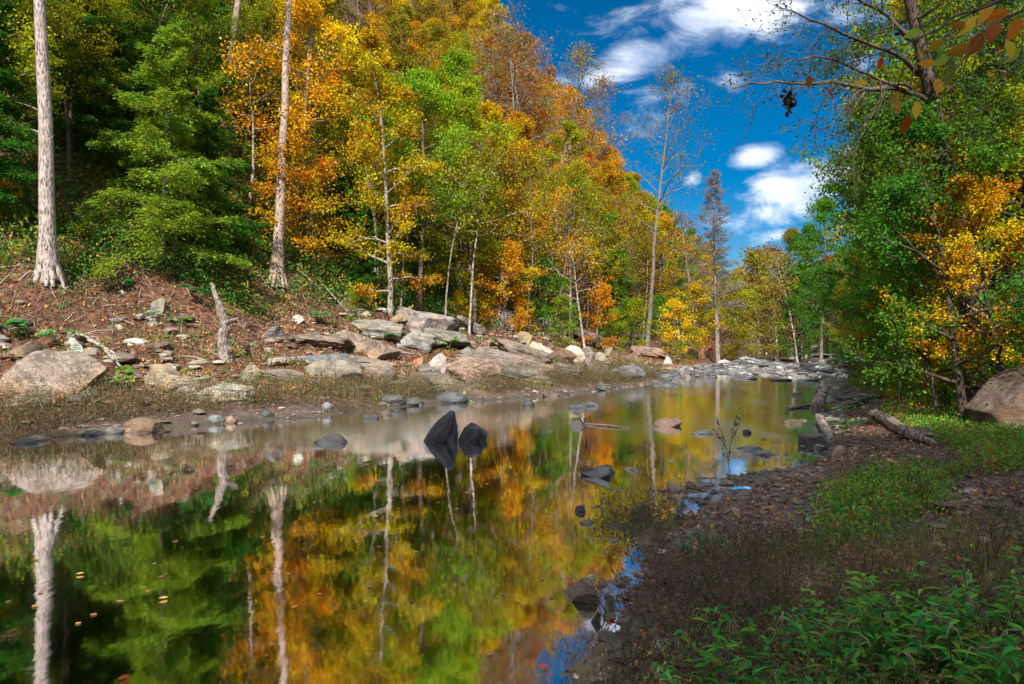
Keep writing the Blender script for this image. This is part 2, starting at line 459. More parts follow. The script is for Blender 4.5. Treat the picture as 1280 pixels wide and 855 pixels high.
zone[:, 2] = np.clip((dr - 2.2) * .6, 0, 1) * (fbm2(X.ravel() * .5, Y.ravel() * .5, 3) > -.25)
ca = me.color_attributes.new('zone', 'FLOAT_COLOR', 'POINT'); ca.data.foreach_set('color', zone.ravel())
tag(link('ground', me), 'leaf strewn creek banks and wooded valley slopes', None, kind='structure')
g = Geo(); wx = np.linspace(-70, 70, 41); wy = np.linspace(-45, 75, 41); WX, WY = np.meshgrid(wx, wy); idx = np.arange(41 * 41).reshape(41, 41)
g.add(np.stack([WX, WY, WX * 0], -1).reshape(-1, 3), np.stack([idx[:-1, :-1], idx[:-1, 1:], idx[1:, 1:], idx[1:, :-1]], -1).reshape(-1, 4))
tag(link('water', g.mesh('water', water_material())), 'still creek water mirroring the autumn hillside', None, kind='structure')

# ------------------------------------------------------------------ trees
def grow(seed, H=14, r0=.16, cb=.35, cr=3.2, nb=24, nleaf=6500, ls=.2, lw=.13, up=.55, sub=5, shape=0, lean=0.0, wig=.035, spread=.42, bare=False, fine=0):
    """wood and foliage of one broad-leaved tree"""
    r = np.random.default_rng(seed); W, Lf = Geo(), Geo()
    tp = wander((0, 0, -.4), (lean, 0, 1), H + .4, 14, wig, 0, r)
    tp[:, 0] += np.linspace(0, 1, 14) ** 2 * lean * H * .2
    tt = np.linspace(0, 1, 14); rad = r0 * (1 - .88 * tt ** .9); rad[0] *= 1.5
    tube(W, tp, rad, 8, cap=False)
    anchors = []; cl = []
    for k in range(nb):
        t = cb + (1 - cb) * ((k + r.random()) / nb) ** .9
        t = min(t, .985); p = np.array([np.interp(t, tt, tp[:, q]) for q in range(3)])
        u = (t - cb) / (1 - cb)
        env = (math.sin(math.pi * min(1, u * .82 + .22)) ** .8) if shape == 0 else (1 - u * .85)
        L = cr * env * (.65 + .6 * r.random()) + .3
        az = k * 2.4 + r.random() * 1.2
        d = np.array([math.cos(az), math.sin(az), up * (.4 + 1.2 * u)])
        bp = wander(p, d, L, 6, .17, -.02, r); br = np.interp(t, tt, rad) * .5 + .008
        tube(W, bp, np.linspace(br, .008, 6), 5 if br > .04 else 4, cap=False)
        tc_ = r.random()
        for j in range(sub):
            s = .3 + .7 * (j + r.random()) / sub
            q = np.array([np.interp(s, np.linspace(0, 1, 6), bp[:, c]) for c in range(3)])
            d2 = nrm(nrm(bp[-1] - bp[0]) * .8 + r.normal(size=3) * .6)
            sp2 = wander(q, d2, L * (.5 - .2 * s) * (.7 + .6 * r.random()), 5, .2, .0, r)
            tube(W, sp2, np.linspace(.35 * br + .004, .004, 5), 3, cap=False)
            anchors.append(sp2[1:]); cl += [tc_ * .5 + r.random() * .5] * 4
            if bare:
                for _ in range(5 + fine):
                    q2 = sp2[r.integers(1, 5)]
                    tube(W, wander(q2, nrm(d2 + r.normal(size=3) * .7 + [0, 0, .25]), L * .28 * (.5 + r.random()), 4, .22, 0, r), np.linspace(.007, .003, 4), 3, cap=False)
    A = np.concatenate(anchors); cl = np.array(cl)
    if nleaf:
        i = r.integers(0, len(A), nleaf)
        c = A[i] + r.normal(size=(nleaf, 3)) * np.array([spread, spread, spread * .6])
        leafq(Lf, c, ls, lw, .45, t=cl[i])
    return W, Lf


def hemlock(seed, H=9, cr=3.0, nb=70, per=46, ls=.2, lw=.06, base=.08, droop=.09):
    r = np.random.default_rng(seed); W, Lf = Geo(), Geo()
    tp = wander((0, 0, -.4), (0, 0, 1), H + .4, 12, .02, 0, r); tt = np.linspace(0, 1, 12)
    tube(W, tp, .012 * H * (1 - .93 * tt) + .01, 8, cap=False)
    for k in range(nb):
        u = (k + r.random()) / nb; t = base + (1 - base) * u
        p = np.array([np.interp(t, tt, tp[:, q]) for q in range(3)])
        L = (cr * (1 - u) ** .75 + .25) * (.4 + .75 * r.random()); az = k * 2.4 + r.random()
        out = np.array([math.cos(az), math.sin(az), 0.])
        bp = wander(p, out + [0, 0, .35 * u + .05 + .25 * r.random()], L, 7, .09, droop * (.5 + r.random()), r)
        tube(W, bp, np.linspace(.012 + .012 * (1 - u), .005, 7), 4, cap=False)
        side = np.cross(out, [0, 0, 1.]); tint = r.random()
        n = int(per * (L / cr) ** .8) + 8
        s = r.random(n) ** .7 * .95 + .05
        q = np.stack([np.interp(s, np.linspace(0, 1, 7), bp[:, c]) for c in range(3)], 1)
        sg = np.where(r.random(n) < .5, -1, 1)[:, None]
        tl = (1.15 - s)[:, None] * L * .42 * (.5 + .7 * r.random((n, 1)))
        dd = nrm(out * .75 + side * sg + r.normal(size=(n, 3)) * .12 + np.array([0, 0, -.22]))
        # each twig carries a flat comb of sprays
        for m_ in range(7):
            f_ = (m_ + .3) / 7
            c = q + dd * tl * f_ + np.array([0, 0, -.05]) * (f_ ** 2) * 2 + r.normal(size=(n, 3)) * .06
            lat = np.cross(dd, np.array([0, 0, 1.])) * (1 if m_ % 2 else -1)
            leafq(Lf, c, ls, lw, .62, out=(dd * 1.6 + lat * 1.5 + np.array([0, 0, -.3])) * 1.6, t=np.full(n, tint * .6 + .2))
    return W, Lf


def build(pair, name):
    W, Lf = pair
    return (W.mesh(name + '_wood', BARK, True), Lf.mesh(name + '_leaf', LEAF) if Lf.v else None)


PAL = dict(dkgreen=(.045, .14, .012, .2), green=(.075, .21, .014, .5), lime=(.20, .31, .012, .55), yellowgreen=(.29, .32, .008, .6), olive=(.24, .20, .012, .7),
           gold=(.52, .33, .006, .7), orange=(.56, .275, .008, .45), rust=(.38, .15, .012, .5), yellow=(.66, .46, .01, .6), brown=(.24, .15, .06, .5), red=(.45, .04, .015, .3),
           spruce=(.045, .16, .015, .15), hem=(.22, .33, .022, .5))
WOODC = dict(pale=(.34, .29, .25), grey=(.2, .17, .145), brown=(.12, .085, .06), dark=(.06, .042, .032), white=(.45, .41, .37), red=(.25, .12, .08))
CNAME = dict(dkgreen='dark green', green='green', lime='bright green', yellowgreen='yellow green', olive='olive', gold='golden', orange='orange', rust='rusty', yellow='bright yellow', brown='brownish', red='scarlet', spruce='deep green', hem='soft green')


def jit(c, k=.18):
    s = 1 + (random.random() - .5) * 2 * k
    return (c[0] * s * (1 + (random.random() - .5) * .25), c[1] * s, c[2] * s, c[3])


TREES = []


def tree(name, meshes, loc, col, wood, label, scale=1, rz=None, group=None, tilt=(0, 0), cat='tree'):
    root = bpy.data.objects.new(name, None); COL.objects.link(root); root.location = loc
    root.rotation_euler = (tilt[0], tilt[1], random.random() * 6.28 if rz is None else rz)
    root.scale = (scale,) * 3 if isinstance(scale, (int, float)) else scale
    tag(root, label, cat, group)
    link('trunk', meshes[0], root, WOODC[wood] if isinstance(wood, str) else wood)
    if meshes[1] is not None: link('crown', meshes[1], root, jit(PAL[col]) if isinstance(col, str) else col)
    TREES.append(root)
    return root


DEC = [build(grow(100 + i, H=14, cb=[.14, .25, .2, .35, .12, .3, .2, .4][i], cr=[3.2, 2.7, 3.3, 2.8, 2.6, 3.0, 2.7, 3.0][i], nb=34, sub=7, nleaf=17000, ls=.135, lw=.095, spread=.24 if i % 2 else .19), 'broadleaf') for i in range(8)]
SAP = [build(grow(200 + i, H=6, r0=.05, cb=.12, cr=1.8, nb=18, nleaf=3600, ls=.14, lw=.095, sub=4, spread=.26), 'young') for i in range(4)]
SPA = [build(grow(300 + i, H=13, r0=.12, cb=.45, cr=2.6, nb=22, nleaf=1300, ls=.15, lw=.1, spread=.3, bare=True), 'sparse') for i in range(3)]
BARE = [build(grow(400 + i, H=13, r0=.13, cb=.3, cr=2.6, nb=26, nleaf=0, bare=True, up=.9, fine=2), 'leafless') for i in range(2)]
HEM = [build(hemlock(500 + i, H=9, per=84, ls=.13, lw=.05, nb=112, cr=[3.0, 2.6, 3.2][i]), 'hemlock') for i in range(3)]

PI = math.pi
def base(px, D):
    """ground point D metres ahead in the direction of a pixel column"""
    x = (px - 640) / F * D
    return np.array([x, D, hz(x, D)])


# --- the distinct trunks of the left bank
def tall(seed, H, r0, cb, col_leaf, n, lean=0., cr=4.5, wig=.02, ls=.16):
    W, Lf = grow(seed, H=H, r0=r0, cb=cb, cr=cr, nb=22, nleaf=n, ls=ls, lw=ls * .7, lean=lean, wig=wig, spread=.45)
    r = np.random.default_rng(seed + 1)
    for k in range(9):      # root flare
        a = k * .7 + r.random() * .4; c, s_ = math.cos(a), math.sin(a); q = .5 + .6 * r.random()
        tube(W, np.array([[c * r0 * .5, s_ * r0 * .5, .95 * q], [c * r0 * .95, s_ * r0 * .95, .35 * q], [c * r0 * 1.35, s_ * r0 * 1.35, -.02], [c * r0 * (1.7 + .5 * q), s_ * r0 * (1.7 + .5 * q), -.45]]), [r0 * .2, r0 * .45, r0 * .4, r0 * .2], 7, cap=False)
    for k in range(7):      # dead stubs
        a = r.random() * 6.28; z = r.uniform(3, H * .65); tube(W, wander((0, 0, z), (math.cos(a), math.sin(a), .5), .4 + r.random() * .9, 5, .15, 0, r), [r0 * .16, .03, .02, .012, .006], 5, cap=False)
    return build((W, Lf), 'tall')


def lean_tree(name, px, D, topx, topy, H, meshes, col, wood, label, cat='tree'):
    """stand a mesh of height H on the ground so that its line passes through the point (topx, topy)"""
    b = base(px, D); tp = at(topx, topy, D)
    return tree(name, meshes, b, col, wood, label, 1, tilt=(0, math.atan2(tp[0] - b[0], tp[2] - b[2])), cat=cat)


def trunk_only(seed, H, r0, wig=.03, taper=.35, knob=.25, n=18, bend=0., stubs=0):
    r = np.random.default_rng(seed); W = Geo()
    p = wander((0, 0, -.3), (0, 0, 1), H + .3, n, wig, 0, r); p[:, 0] += bend * np.linspace(0, 1, n) ** 2
    rad = np.linspace(r0, r0 * taper, n); rad[0] *= 1.35; rad[1] *= 1.15
    tube(W, p, rad, 12 if r0 > .1 else 8, knob=knob)
    for k in range(stubs):
        i = r.integers(n // 3, n - 1); az = r.random() * 6.28
        tube(W, wander(p[i], (math.cos(az), math.sin(az), .4), .3 + r.random() * 1.2, 5, .15, 0, r), np.linspace(r0 * .22 + .01, .006, 5), 5, cap=False)
    return (W.mesh('stem', BARK, True), None)


# trunk A: the big pale trunk at the left edge, its crown starts above the frame
m = tall(11, 24, .27, .72, 'gold', 9000, cr=5)
lean_tree('tulip_tree', 60, 23, 70, 0, 24, m, 'yellowgreen', (.40, .34, .32, .5), 'tallest pale straight trunk nearest the left edge, crown above the view')
m = tall(12, 27, .25, .74, 'gold', 8000, cr=4.5, wig=.03)
lean_tree('tulip_tree', 346, hit(346, 350)[1], 359, 0, 27, m, 'orange', (.40, .30, .24, .5), 'mottled brown and white tall trunk rising behind the golden leaved sapling')
lean_tree('broken_snag', 279, 37, 284, 65, 17, trunk_only(13, 15.5, .22, .015, .55, stubs=3), None, 'pale', 'pale broken off trunk standing behind the feathery hemlock')
lean_tree('dead_tree', 535, 42, 541, 250, 6, trunk_only(14, 6.5, .14, .04, .5, stubs=3), None, 'white', 'short whitish dead stem above the layered rock')
lean_tree('dead_tree', 574, 44, 579, 300, 6, trunk_only(15, 4.6, .29, .03, .75), None, 'grey', 'thick grey stub of a trunk behind the orange maple')
lean_tree('young_tree', 731, 43, 742, 330, 6, build(grow(16, H=7, r0=.09, cb=.5, cr=2.2, nb=16, nleaf=1500, ls=.15, lw=.1, wig=.03), 'slim'), 'orange', 'white', 'slim white stemmed sapling with orange leaves above the boulders')
# sapling trunks seen against the dark
for px, D, tx, ty, H, w, lb in [(135, 31, 175, 60, 10, 'brown', 'curved brown trunk leaning right above the pale outcrop'), (308, 32, 318, 180, 9, 'pale', 'thin straight stem between the hemlock and the mottled trunk'),
                                (375, 34, 385, 255, 5, 'pale', 'short leaning pole beside the foot of the mottled trunk'), (510, 45, 515, 200, 9, 'grey', 'thin grey stem left of the whitish dead stem'),
                                (603, 46, 606, 170, 12, 'grey', 'slender grey stem rising just right of the thick grey stub'), (655, 47, 668, 260, 8, 'dark', 'dark slim stem behind the orange maple'),
                                (712, 48, 722, 180, 11, 'pale', 'slim pale stem leaning right behind the lime green bush'), (690, 52, 697, 240, 9, 'white', 'short white stem deep in the wood above the boulders'),
                                (470, 40, 468, 240, 8, 'brown', 'brown stem behind the low hemlock on the slope')]:
    lean_tree('slim_tree', px, D, tx, ty, H, build(grow(int(px) + 900, H=H, r0=.07 + .004 * H, cb=.55, cr=1.8, nb=12, nleaf=1100, ls=.15, lw=.1, wig=.05, sub=4), 'slim'), random.choice(['gold', 'yellowgreen', 'orange']), w, lb)
# far right end of the left bank
m = build(grow(21, H=23, r0=.22, cb=.38, cr=4.2, nb=26, nleaf=1500, ls=.2, lw=.13, bare=True, up=.9, spread=.5, fine=1), 'sparse')
lean_tree('sparse_tree', 808, 58, 822, 230, 22, m, 'olive', 'grey', 'tallest slim tree by the water with nearly bare upswept top')
m = build(hemlock(22, H=17, cr=3.4, nb=110, per=0, base=.28, droop=.0), 'larch'); W, Lf = hemlock(23, H=17.5, cr=3.2, nb=150, per=22, ls=.3, lw=.03, base=.3, droop=0.)
m = (W.mesh('larch_wood', BARK, True), Lf.mesh('larch_leaf', LEAF))
lean_tree('bald_cypress', 898, 62, 908, 260, 17, m, (.24, .21, .18, .2), (.3, .26, .23, .5), 'bare grey conical tree against the sky at the creek bend')
lean_tree('pine_tree', 878, 66, 905, 320, 14, build(grow(24, H=15, r0=.28, cb=.6, cr=2.4, nb=16, nleaf=900, wig=.015, lean=0, bare=True), 'redpine'), 'brown', 'red', 'leaning reddish brown trunk beside the bare conical tree')
m = build(grow(25, H=14, r0=.12, cb=.25, cr=4., nb=18, nleaf=0, bare=True, up=1.1, fine=3), 'twiggy')
for px, D, tx, ty, lb in [(800, 92, 783, 130, 'bare twiggy treetop on the skyline left of the tallest slim tree'), (760, 88, 752, 140, 'faint bare treetop on the ridge beside the leaning oak'),
                          (955, 100, 960, 330, 'tangle of bare pale branches left of the leaning white trunks'), (935, 84, 930, 340, 'bare brown branched tree behind the bare conical tree')]:
    lean_tree('leafless_tree', px, D, tx, ty, 14, m, None, 'grey', lb)
for px, D, tx, ty, lb in [(997, 80, 985, 350, 'leaning white trunk in the gap at the creek head'), (972, 84, 962, 360, 'shorter white trunk left of the leaning white one'), (1060, 70, 1060, 380, 'faint slim trunk before the dark wood across the creek')][:2]:
    lean_tree('birch_tree', px, D, tx, ty, 10, build(grow(int(px), H=13, r0=.13, cb=.6, cr=2.2, nb=12, nleaf=500, bare=True, up=1.), 'birch'), 'olive', 'white', lb)

# hemlocks of the left bank
for px, D, s, v, c, lb in [(203, 27, 1.08, 0, 'hem', 'large feathery soft green hemlock above the snag'), (-20, 24, 1.0, 1, 'dkgreen', 'dark hemlock filling the left edge'), (18, 30, 1.25, 2, 'spruce', 'deep green hemlock left of the tallest pale trunk'),
                           (118, 31, 1.0, 1, 'dkgreen', 'dark green hemlock right behind the tallest pale trunk'), (60, 38, 1.3, 0, 'green', 'green hemlock high up behind the tallest pale trunk'), (262, 30, .8, 2, 'dkgreen', 'darker hemlock right of the large feathery one'),
                           (455, 33, .52, 1, 'spruce', 'low bushy hemlock right above the rock ledges'), (425, 37, .75, 0, 'green', 'hemlock behind the low bushy one'), (150, 40, 1.2, 2, 'dkgreen', 'dark hemlock beside the curved brown trunk'),
                           (320, 41, .9, 1, 'dkgreen', 'dark hemlock behind the mottled trunk'), (5, 42, 1.4, 0, 'dkgreen', 'uppermost dark hemlock in the left corner'), (500, 43, .7, 2, 'spruce', 'small deep green hemlock behind the layered rock'),
                           (770, 58, .9, 0, 'green', 'green hemlock left of the tallest slim tree'), (690, 50, .8, 1, 'green', 'green hemlock behind the lime green bush'), (-60, 34, 1.4, 2, 'dkgreen', 'dark hemlock cut by the left edge above the dark corner one'),
                           (85, 28.5, .9, 2, 'dkgreen', 'dark hemlock filling the gap right beside the tallest pale trunk'), (38, 34, 1.3, 1, 'green', 'green hemlock left behind the tallest pale trunk'), (170, 34, 1.1, 0, 'spruce', 'deep green hemlock directly behind the large feathery one'), (240, 37, 1.1, 1, 'green', 'green hemlock right behind the large feathery one'), (130, 46, 1.5, 2, 'green', 'tall green hemlock high on the slope above the curved trunk'), (610, 47, .6, 0, 'spruce', 'small green hemlock behind the orange maple')]:
    b = base(px, D); tree('hemlock_tree', HEM[v], b, c, 'brown', lb, s)
# young trees and bushes of the wood's edge on the left bank
for px, D, s, v, c, lb in [(352, 31.5, .95, 0, 'gold', 'golden leaved sapling in front of the mottled trunk'), (395, 33, .8, 1, 'gold', 'golden sapling right of the mottled trunk'), (628, 39, .85, 2, 'orange', 'bright orange maple at the edge of the wood'),
                           (600, 40, .7, 3, 'gold', 'golden sapling left beside the bright orange maple'), (703, 40.5, .52, 0, 'lime', 'lime green bush above the pale round boulder'), (680, 43, .8, 1, 'green', 'green sapling behind the lime green bush'),
                           (745, 45, .75, 2, 'orange', 'orange sapling behind the slim white stem'), (555, 41, .6, 3, 'yellowgreen', 'yellow green sapling between the two dead stems'), (845, 56, .8, 0, 'yellow', 'bright yellow sapling right of the tallest slim tree'),
                           (822, 60, .8, 1, 'green', 'green bush behind the tallest slim tree'), (790, 55, .7, 2, 'yellowgreen', 'yellow green sapling left of the tallest slim tree'), (865, 62, 1.1, 3, 'gold', 'golden small tree between the slim and the leaning trunk'),
                           (890, 74, .7, 0, 'red', 'small red bush behind the leaning reddish trunk'), (8, 24.5, .28, 3, 'gold', 'small golden bush at the left edge under the hemlocks'), (270, 29, .6, 1, 'green', 'green sapling beside the top of the snag'),
                           (445, 30.5, .25, 2, 'lime', 'light green bush below the low bushy hemlock'), (495, 36, .5, 0, 'yellowgreen', 'yellow green bush right behind the low hemlock'), (575, 38.5, .35, 1, 'gold', 'low golden bush behind the layered rock'),
                           (655, 40, .4, 3, 'gold', 'low golden bush right of the bright orange maple'), (765, 47, .5, 1, 'yellowgreen', 'low yellow green bush past the slim white stem'), (870, 58, .5, 2, 'yellowgreen', 'low bush at the foot of the leaning trunk'),
                           (925, 66, .6, 1, 'olive', 'low olive bush right of the bare conical tree'), (848, 52, .3, 2, 'lime', 'low light green bush near the white boulder')]:
    b = base(px, D); tree('young_tree' if s > .55 else 'bush', SAP[v], b, c, 'brown', lb, s, cat='tree' if s > .55 else 'bush')

# --- the wood on the left hillside
MAPL = [(60, 60, 'green dkgreen yellowgreen'), (30, 250, 'dkgreen green'), (150, 40, 'green dkgreen lime yellowgreen'), (230, 60, 'green lime yellowgreen gold'), (300, 150, 'green lime yellowgreen'), (350, 30, 'gold olive gold yellowgreen'), (400, 80, 'gold olive yellowgreen'), (430, 210, 'gold yellowgreen lime'),
        (470, 60, 'gold olive yellowgreen'), (480, 180, 'yellowgreen lime lime'), (470, 290, 'green yellowgreen lime'), (540, 80, 'yellowgreen olive gold orange'), (560, 200, 'orange gold yellowgreen lime'), (560, 300, 'gold green lime'), (620, 60, 'olive gold brown'),
        (640, 180, 'orange gold rust olive'), (660, 290, 'yellowgreen olive green lime'), (700, 130, 'brown olive olive'), (720, 230, 'orange olive gold'), (760, 200, 'olive orange olive gold'), (740, 330, 'gold green yellowgreen'), (790, 280, 'olive yellowgreen gold'), (850, 260, 'gold yellowgreen'), (870, 340, 'yellow gold green'), (930, 350, 'olive brown'), (980, 350, 'brown olive dkgreen'), (1020, 340, 'dkgreen brown')]
LM = [(60, 'the tallest pale trunk'), (135, 'the curved brown trunk'), (205, 'the large feathery hemlock'), (280, 'the pale broken trunk'), (350, 'the mottled trunk'), (420, 'the slope right of the mottled trunk'), (480, 'the low bushy hemlock'), (540, 'the whitish dead stem'),
      (580, 'the thick grey stub'), (630, 'the bright orange maple'), (680, 'the lime green bush'), (735, 'the slim white stem'), (808, 'the tallest slim tree'), (900, 'the bare conical tree'), (960, 'the leaning white trunks')]
pts = []
cand = np.stack([rng.uniform(-75, 90, 40000), rng.uniform(22, 230, 40000)], 1)
dlc = -sdist(cand[:, 0], cand[:, 1], LS)
zc = HT(cand[:, 0], cand[:, 1])
for (x, y), d, z in zip(cand, dlc, zc):
    if d < 9.5 or d > 120: continue
    px, py = proj((x, y, z)); pxt, pyt = proj((x, y, z + 13))
    if px < -110 or px > 1060 or pyt > 400 or pyt < -330: continue
    if y < 34 and abs(px - 60) < 60 and y < 26: continue
    if y < 30 and px > 90: continue
    ms = 2.1 + .03 * y
    if any((x - a) ** 2 + (y - b) ** 2 < ms * ms for a, b, *_ in pts): continue
    pts.append((x, y, z, d, px, pyt))
pts.sort(key=lambda q: q[1])


def in_view(ps, margin, cap, hgt):
    """keep the trees whose tops show above the nearer ones"""
    sky_ = np.full(160, 500.0); out = []
    for q in ps:
        x, y, z, d, px, _ = q
        top = proj((x, y, z + hgt))[1]; w = 1.5 / y * F
        i0, i1 = int(max(0, (px - w + 300) / 12)), int(min(159, (px + w + 300) / 12))
        if i1 <= i0: continue
        if top < sky_[i0:i1 + 1].max() + margin and sky_[i0:i1 + 1].max() > -60 and len(out) < cap:
            out.append(q); sky_[i0:i1 + 1] = np.minimum(sky_[i0:i1 + 1], top + 6)
    return out


n0 = len(pts); pts = in_view(pts, 60, 400, 9)
rows = {}
ORD_ = ['first', 'second', 'third', 'fourth', 'fifth', 'sixth', 'seventh', 'eighth', 'ninth', 'tenth', 'eleventh', 'twelfth', 'thirteenth', 'fourteenth', 'fifteenth', 'sixteenth', 'seventeenth', 'eighteenth', 'nineteenth', 'twentieth']
ORD = ORD_ + ['twenty ' + q for q in ORD_[:9]] + ['thirtieth'] + ['thirty ' + q for q in ORD_[:9]] + ['fortieth']
for i, (x, y, z, d, px, pyt) in enumerate(pts):
    e = min(MAPL, key=lambda q: (q[0] - px) ** 2 + (q[1] - (pyt + 60)) ** 2 + random.random() * 2500)
    c = random.choice(e[2].split()); lm = min(LM, key=lambda q: abs(q[0] - px))[1]
    u = random.random()
    if c == 'dkgreen' and u < .6: ms, nm, s = random.choice(HEM), 'hemlock_tree', .75 + random.random() * .5
    elif c == 'brown' and u < .8: ms, nm, s = random.choice(SPA), 'sparse_tree', .7 + random.random() * .35
    elif u < .1 and px > 420: ms, nm, s = random.choice(SPA + BARE), 'sparse_tree', .75 + random.random() * .35
    else: ms, nm, s = random.choice(DEC), 'broadleaf_tree', .62 + random.random() * .32 + .0035 * y
    if y < 40 and px < 330: s *= .8
    col = c
    if nm == 'broadleaf_tree' and c in ('orange', 'rust', 'gold'): nm = 'warm_broadleaf_tree'  # the same broadleaf trees in orange, rust and gold, no particular species
    leaf = 'hemlock' if nm == 'hemlock_tree' else 'thin crowned tree' if nm == 'sparse_tree' else 'leafy tree'
    key = (lm, CNAME[c], leaf); rows[key] = rows.get(key, 0) + 1
    lab = f"{ORD[min(rows[key] - 1, 39)]} {CNAME[c]} {leaf} up the hillside behind {lm}"
    tree(nm, ms, (x, y, z - .1), col, random.choice(['grey', 'brown', 'brown', 'dark', 'pale']), lab, s, group='trees of the wooded left hillside', tilt=(random.gauss(0, .04), random.gauss(0, .04)))


for px, D, s, v, c, lb in [(915, 72, 1.0, 0, 'olive', 'olive tree right behind the bare conical tree'), (940, 78, 1.4, 1, 'olive', 'olive tree left of the leaning white trunks'), (960, 90, 1.6, 2, 'brown', 'brownish tree behind the shorter white trunk'), (985, 92, 1.5, 3, 'olive', 'olive tree right behind the leaning white trunk'),
                           (1005, 88, 1.4, 0, 'dkgreen', 'dark green tree right of the leaning white trunk'), (930, 68, .9, 2, 'yellowgreen', 'low yellow green tree at the creek bend'), (970, 76, .9, 1, 'brown', 'low brown thicket between the white trunks'), (995, 74, .8, 3, 'green', 'low green thicket right of the white trunks'), (948, 70, .8, 0, 'olive', 'low olive thicket at the creek head')]:
    b = base(px, D); tree('young_tree', SAP[v], b, c, 'grey', lb, s * 1.5, group='thicket at the creek bend')
for k, (px, D, top, v, c, lb) in enumerate([(700, 75, 55, 0, 'olive', 'dark ragged treetop on the skyline where the hill leaves the frame'), (722, 78, 95, 1, 'brown', 'brown ragged treetop below the first skyline one'), (742, 80, 125, 2, 'orange', 'thin orange treetop on the skyline'), (670, 66, 5, 1, 'brown', 'greyish bare crown at the top where hill meets sky'), (640, 62, 10, 0, 'brown', 'grey twiggy crown near the top of the hill')]):
    x = (px - 640) / F * D; z = hz(x, D); want = CAM[2] + (437 - top) / F * D - z; tree('sparse_tree', SPA[v], (x, D, z - .1), c, 'grey', lb, max(.5, want / 13.2))

SLM = [build(grow(1200 + i, H=9, r0=.065, cb=.5, cr=1.5, nb=14, nleaf=1500, ls=.13, lw=.09, wig=.05, sub=4, spread=.25), 'slim') for i in range(4)]
sl = []
for k in range(4000):
    if len(sl) >= 36: break
    px, D = random.uniform(400, 860), random.uniform(34, 66); q = base(px, D); d = -sdist(q[0:1], q[1:2], LS)[0]
    if not 8.8 < d < 17 or any((q[0] - a) ** 2 + (q[1] - b_) ** 2 < 2.2 for a, b_ in sl): continue
    sl.append((q[0], q[1])); lm = min(LM, key=lambda z: abs(z[0] - px))[1]; w = random.choice(['pale', 'pale', 'grey', 'white', 'brown']); key = ('slim', lm, w); rows[key] = rows.get(key, 0) + 1
    tree('slim_tree', SLM[k % 4], (q[0], q[1], q[2] - .1), random.choice(['gold', 'yellowgreen', 'olive', 'lime']), w, f"{ORD[rows[key] - 1]} {w} slim stem at the wood edge behind {lm}", random.uniform(.7, 1.3), group='slim stems of the wood edge', tilt=(random.gauss(0, .07), random.gauss(.03, .08)))

# --- the wood on the right
RM = [(1010, 290, 'rust brown gold'), (1025, 330, 'spruce dkgreen'), (1070, 270, 'gold yellowgreen olive'), (1100, 330, 'green lime yellowgreen'), (1130, 230, 'green yellowgreen gold lime'), (1180, 300, 'green lime green'), (1200, 180, 'gold yellowgreen'), (1260, 250, 'lime green yellowgreen'), (1260, 80, 'gold yellowgreen dkgreen')]
LMR = [(1010, 'the creek head'), (1070, 'the wet rock steps'), (1130, 'the slim pale pole'), (1190, 'the dark leaning trunk'), (1260, 'the sloping rock slab')]
pr = []
cand = np.stack([rng.uniform(10, 130, 24000), rng.uniform(12, 210, 24000)], 1)
dfc = sdist(cand[:, 0], cand[:, 1], FS); zc = HT(cand[:, 0], cand[:, 1])
for (x, y), d, z in zip(cand, dfc, zc):
    if d < .6 or d > 55: continue
    px, py = proj((x, y, z))
    if px < 985 or px > 1330 + 2500 / y: continue
    if y < 13 and px < 1330: continue
    ms = 1.9 + .027 * y
    if any((x - a) ** 2 + (y - b) ** 2 < ms * ms for a, b, *_ in pr): continue
    pr.append((x, y, z, d, px, proj((x, y, z + 8))[1]))
pr.sort(key=lambda q: q[1]); n0 = len(pr); pr = pr[:170]
for i, (x, y, z, d, px, pyt) in enumerate(pr):
    e = min(RM, key=lambda q: (q[0] - px) ** 2 + (q[1] - pyt) ** 2 + random.random() * 2500)
    c = random.choice(e[2].split()); lm = min(LMR, key=lambda q: abs(q[0] - px))[1]
    if c in ('dkgreen', 'spruce') and random.random() < .7: ms, nm, s = random.choice(HEM), 'hemlock_tree', .9 + random.random() * .6
    elif d < 5: ms, nm, s = random.choice(SAP), 'young_tree', .8 + random.random() * .7
    else: ms, nm, s = random.choice(DEC), 'broadleaf_tree', .65 + random.random() * .35
    if y < 40: s *= .75
    if px < 1100 and y < 75: s *= .68
    leaf = {'hemlock_tree': 'hemlock', 'young_tree': 'sapling', 'broadleaf_tree': 'leafy tree'}[nm]
    key = (lm, CNAME[c], leaf); rows[key] = rows.get(key, 0) + 1
    tree(nm, ms, (x, y, z - .1), c, random.choice(['brown', 'dark', 'grey']), f"{ORD[min(rows[key] - 1, 39)]} {CNAME[c]} {leaf} up the right slope above {lm}", s, group='trees of the wooded right slope', tilt=(random.gauss(0, .05), random.gauss(-.08, .06)))

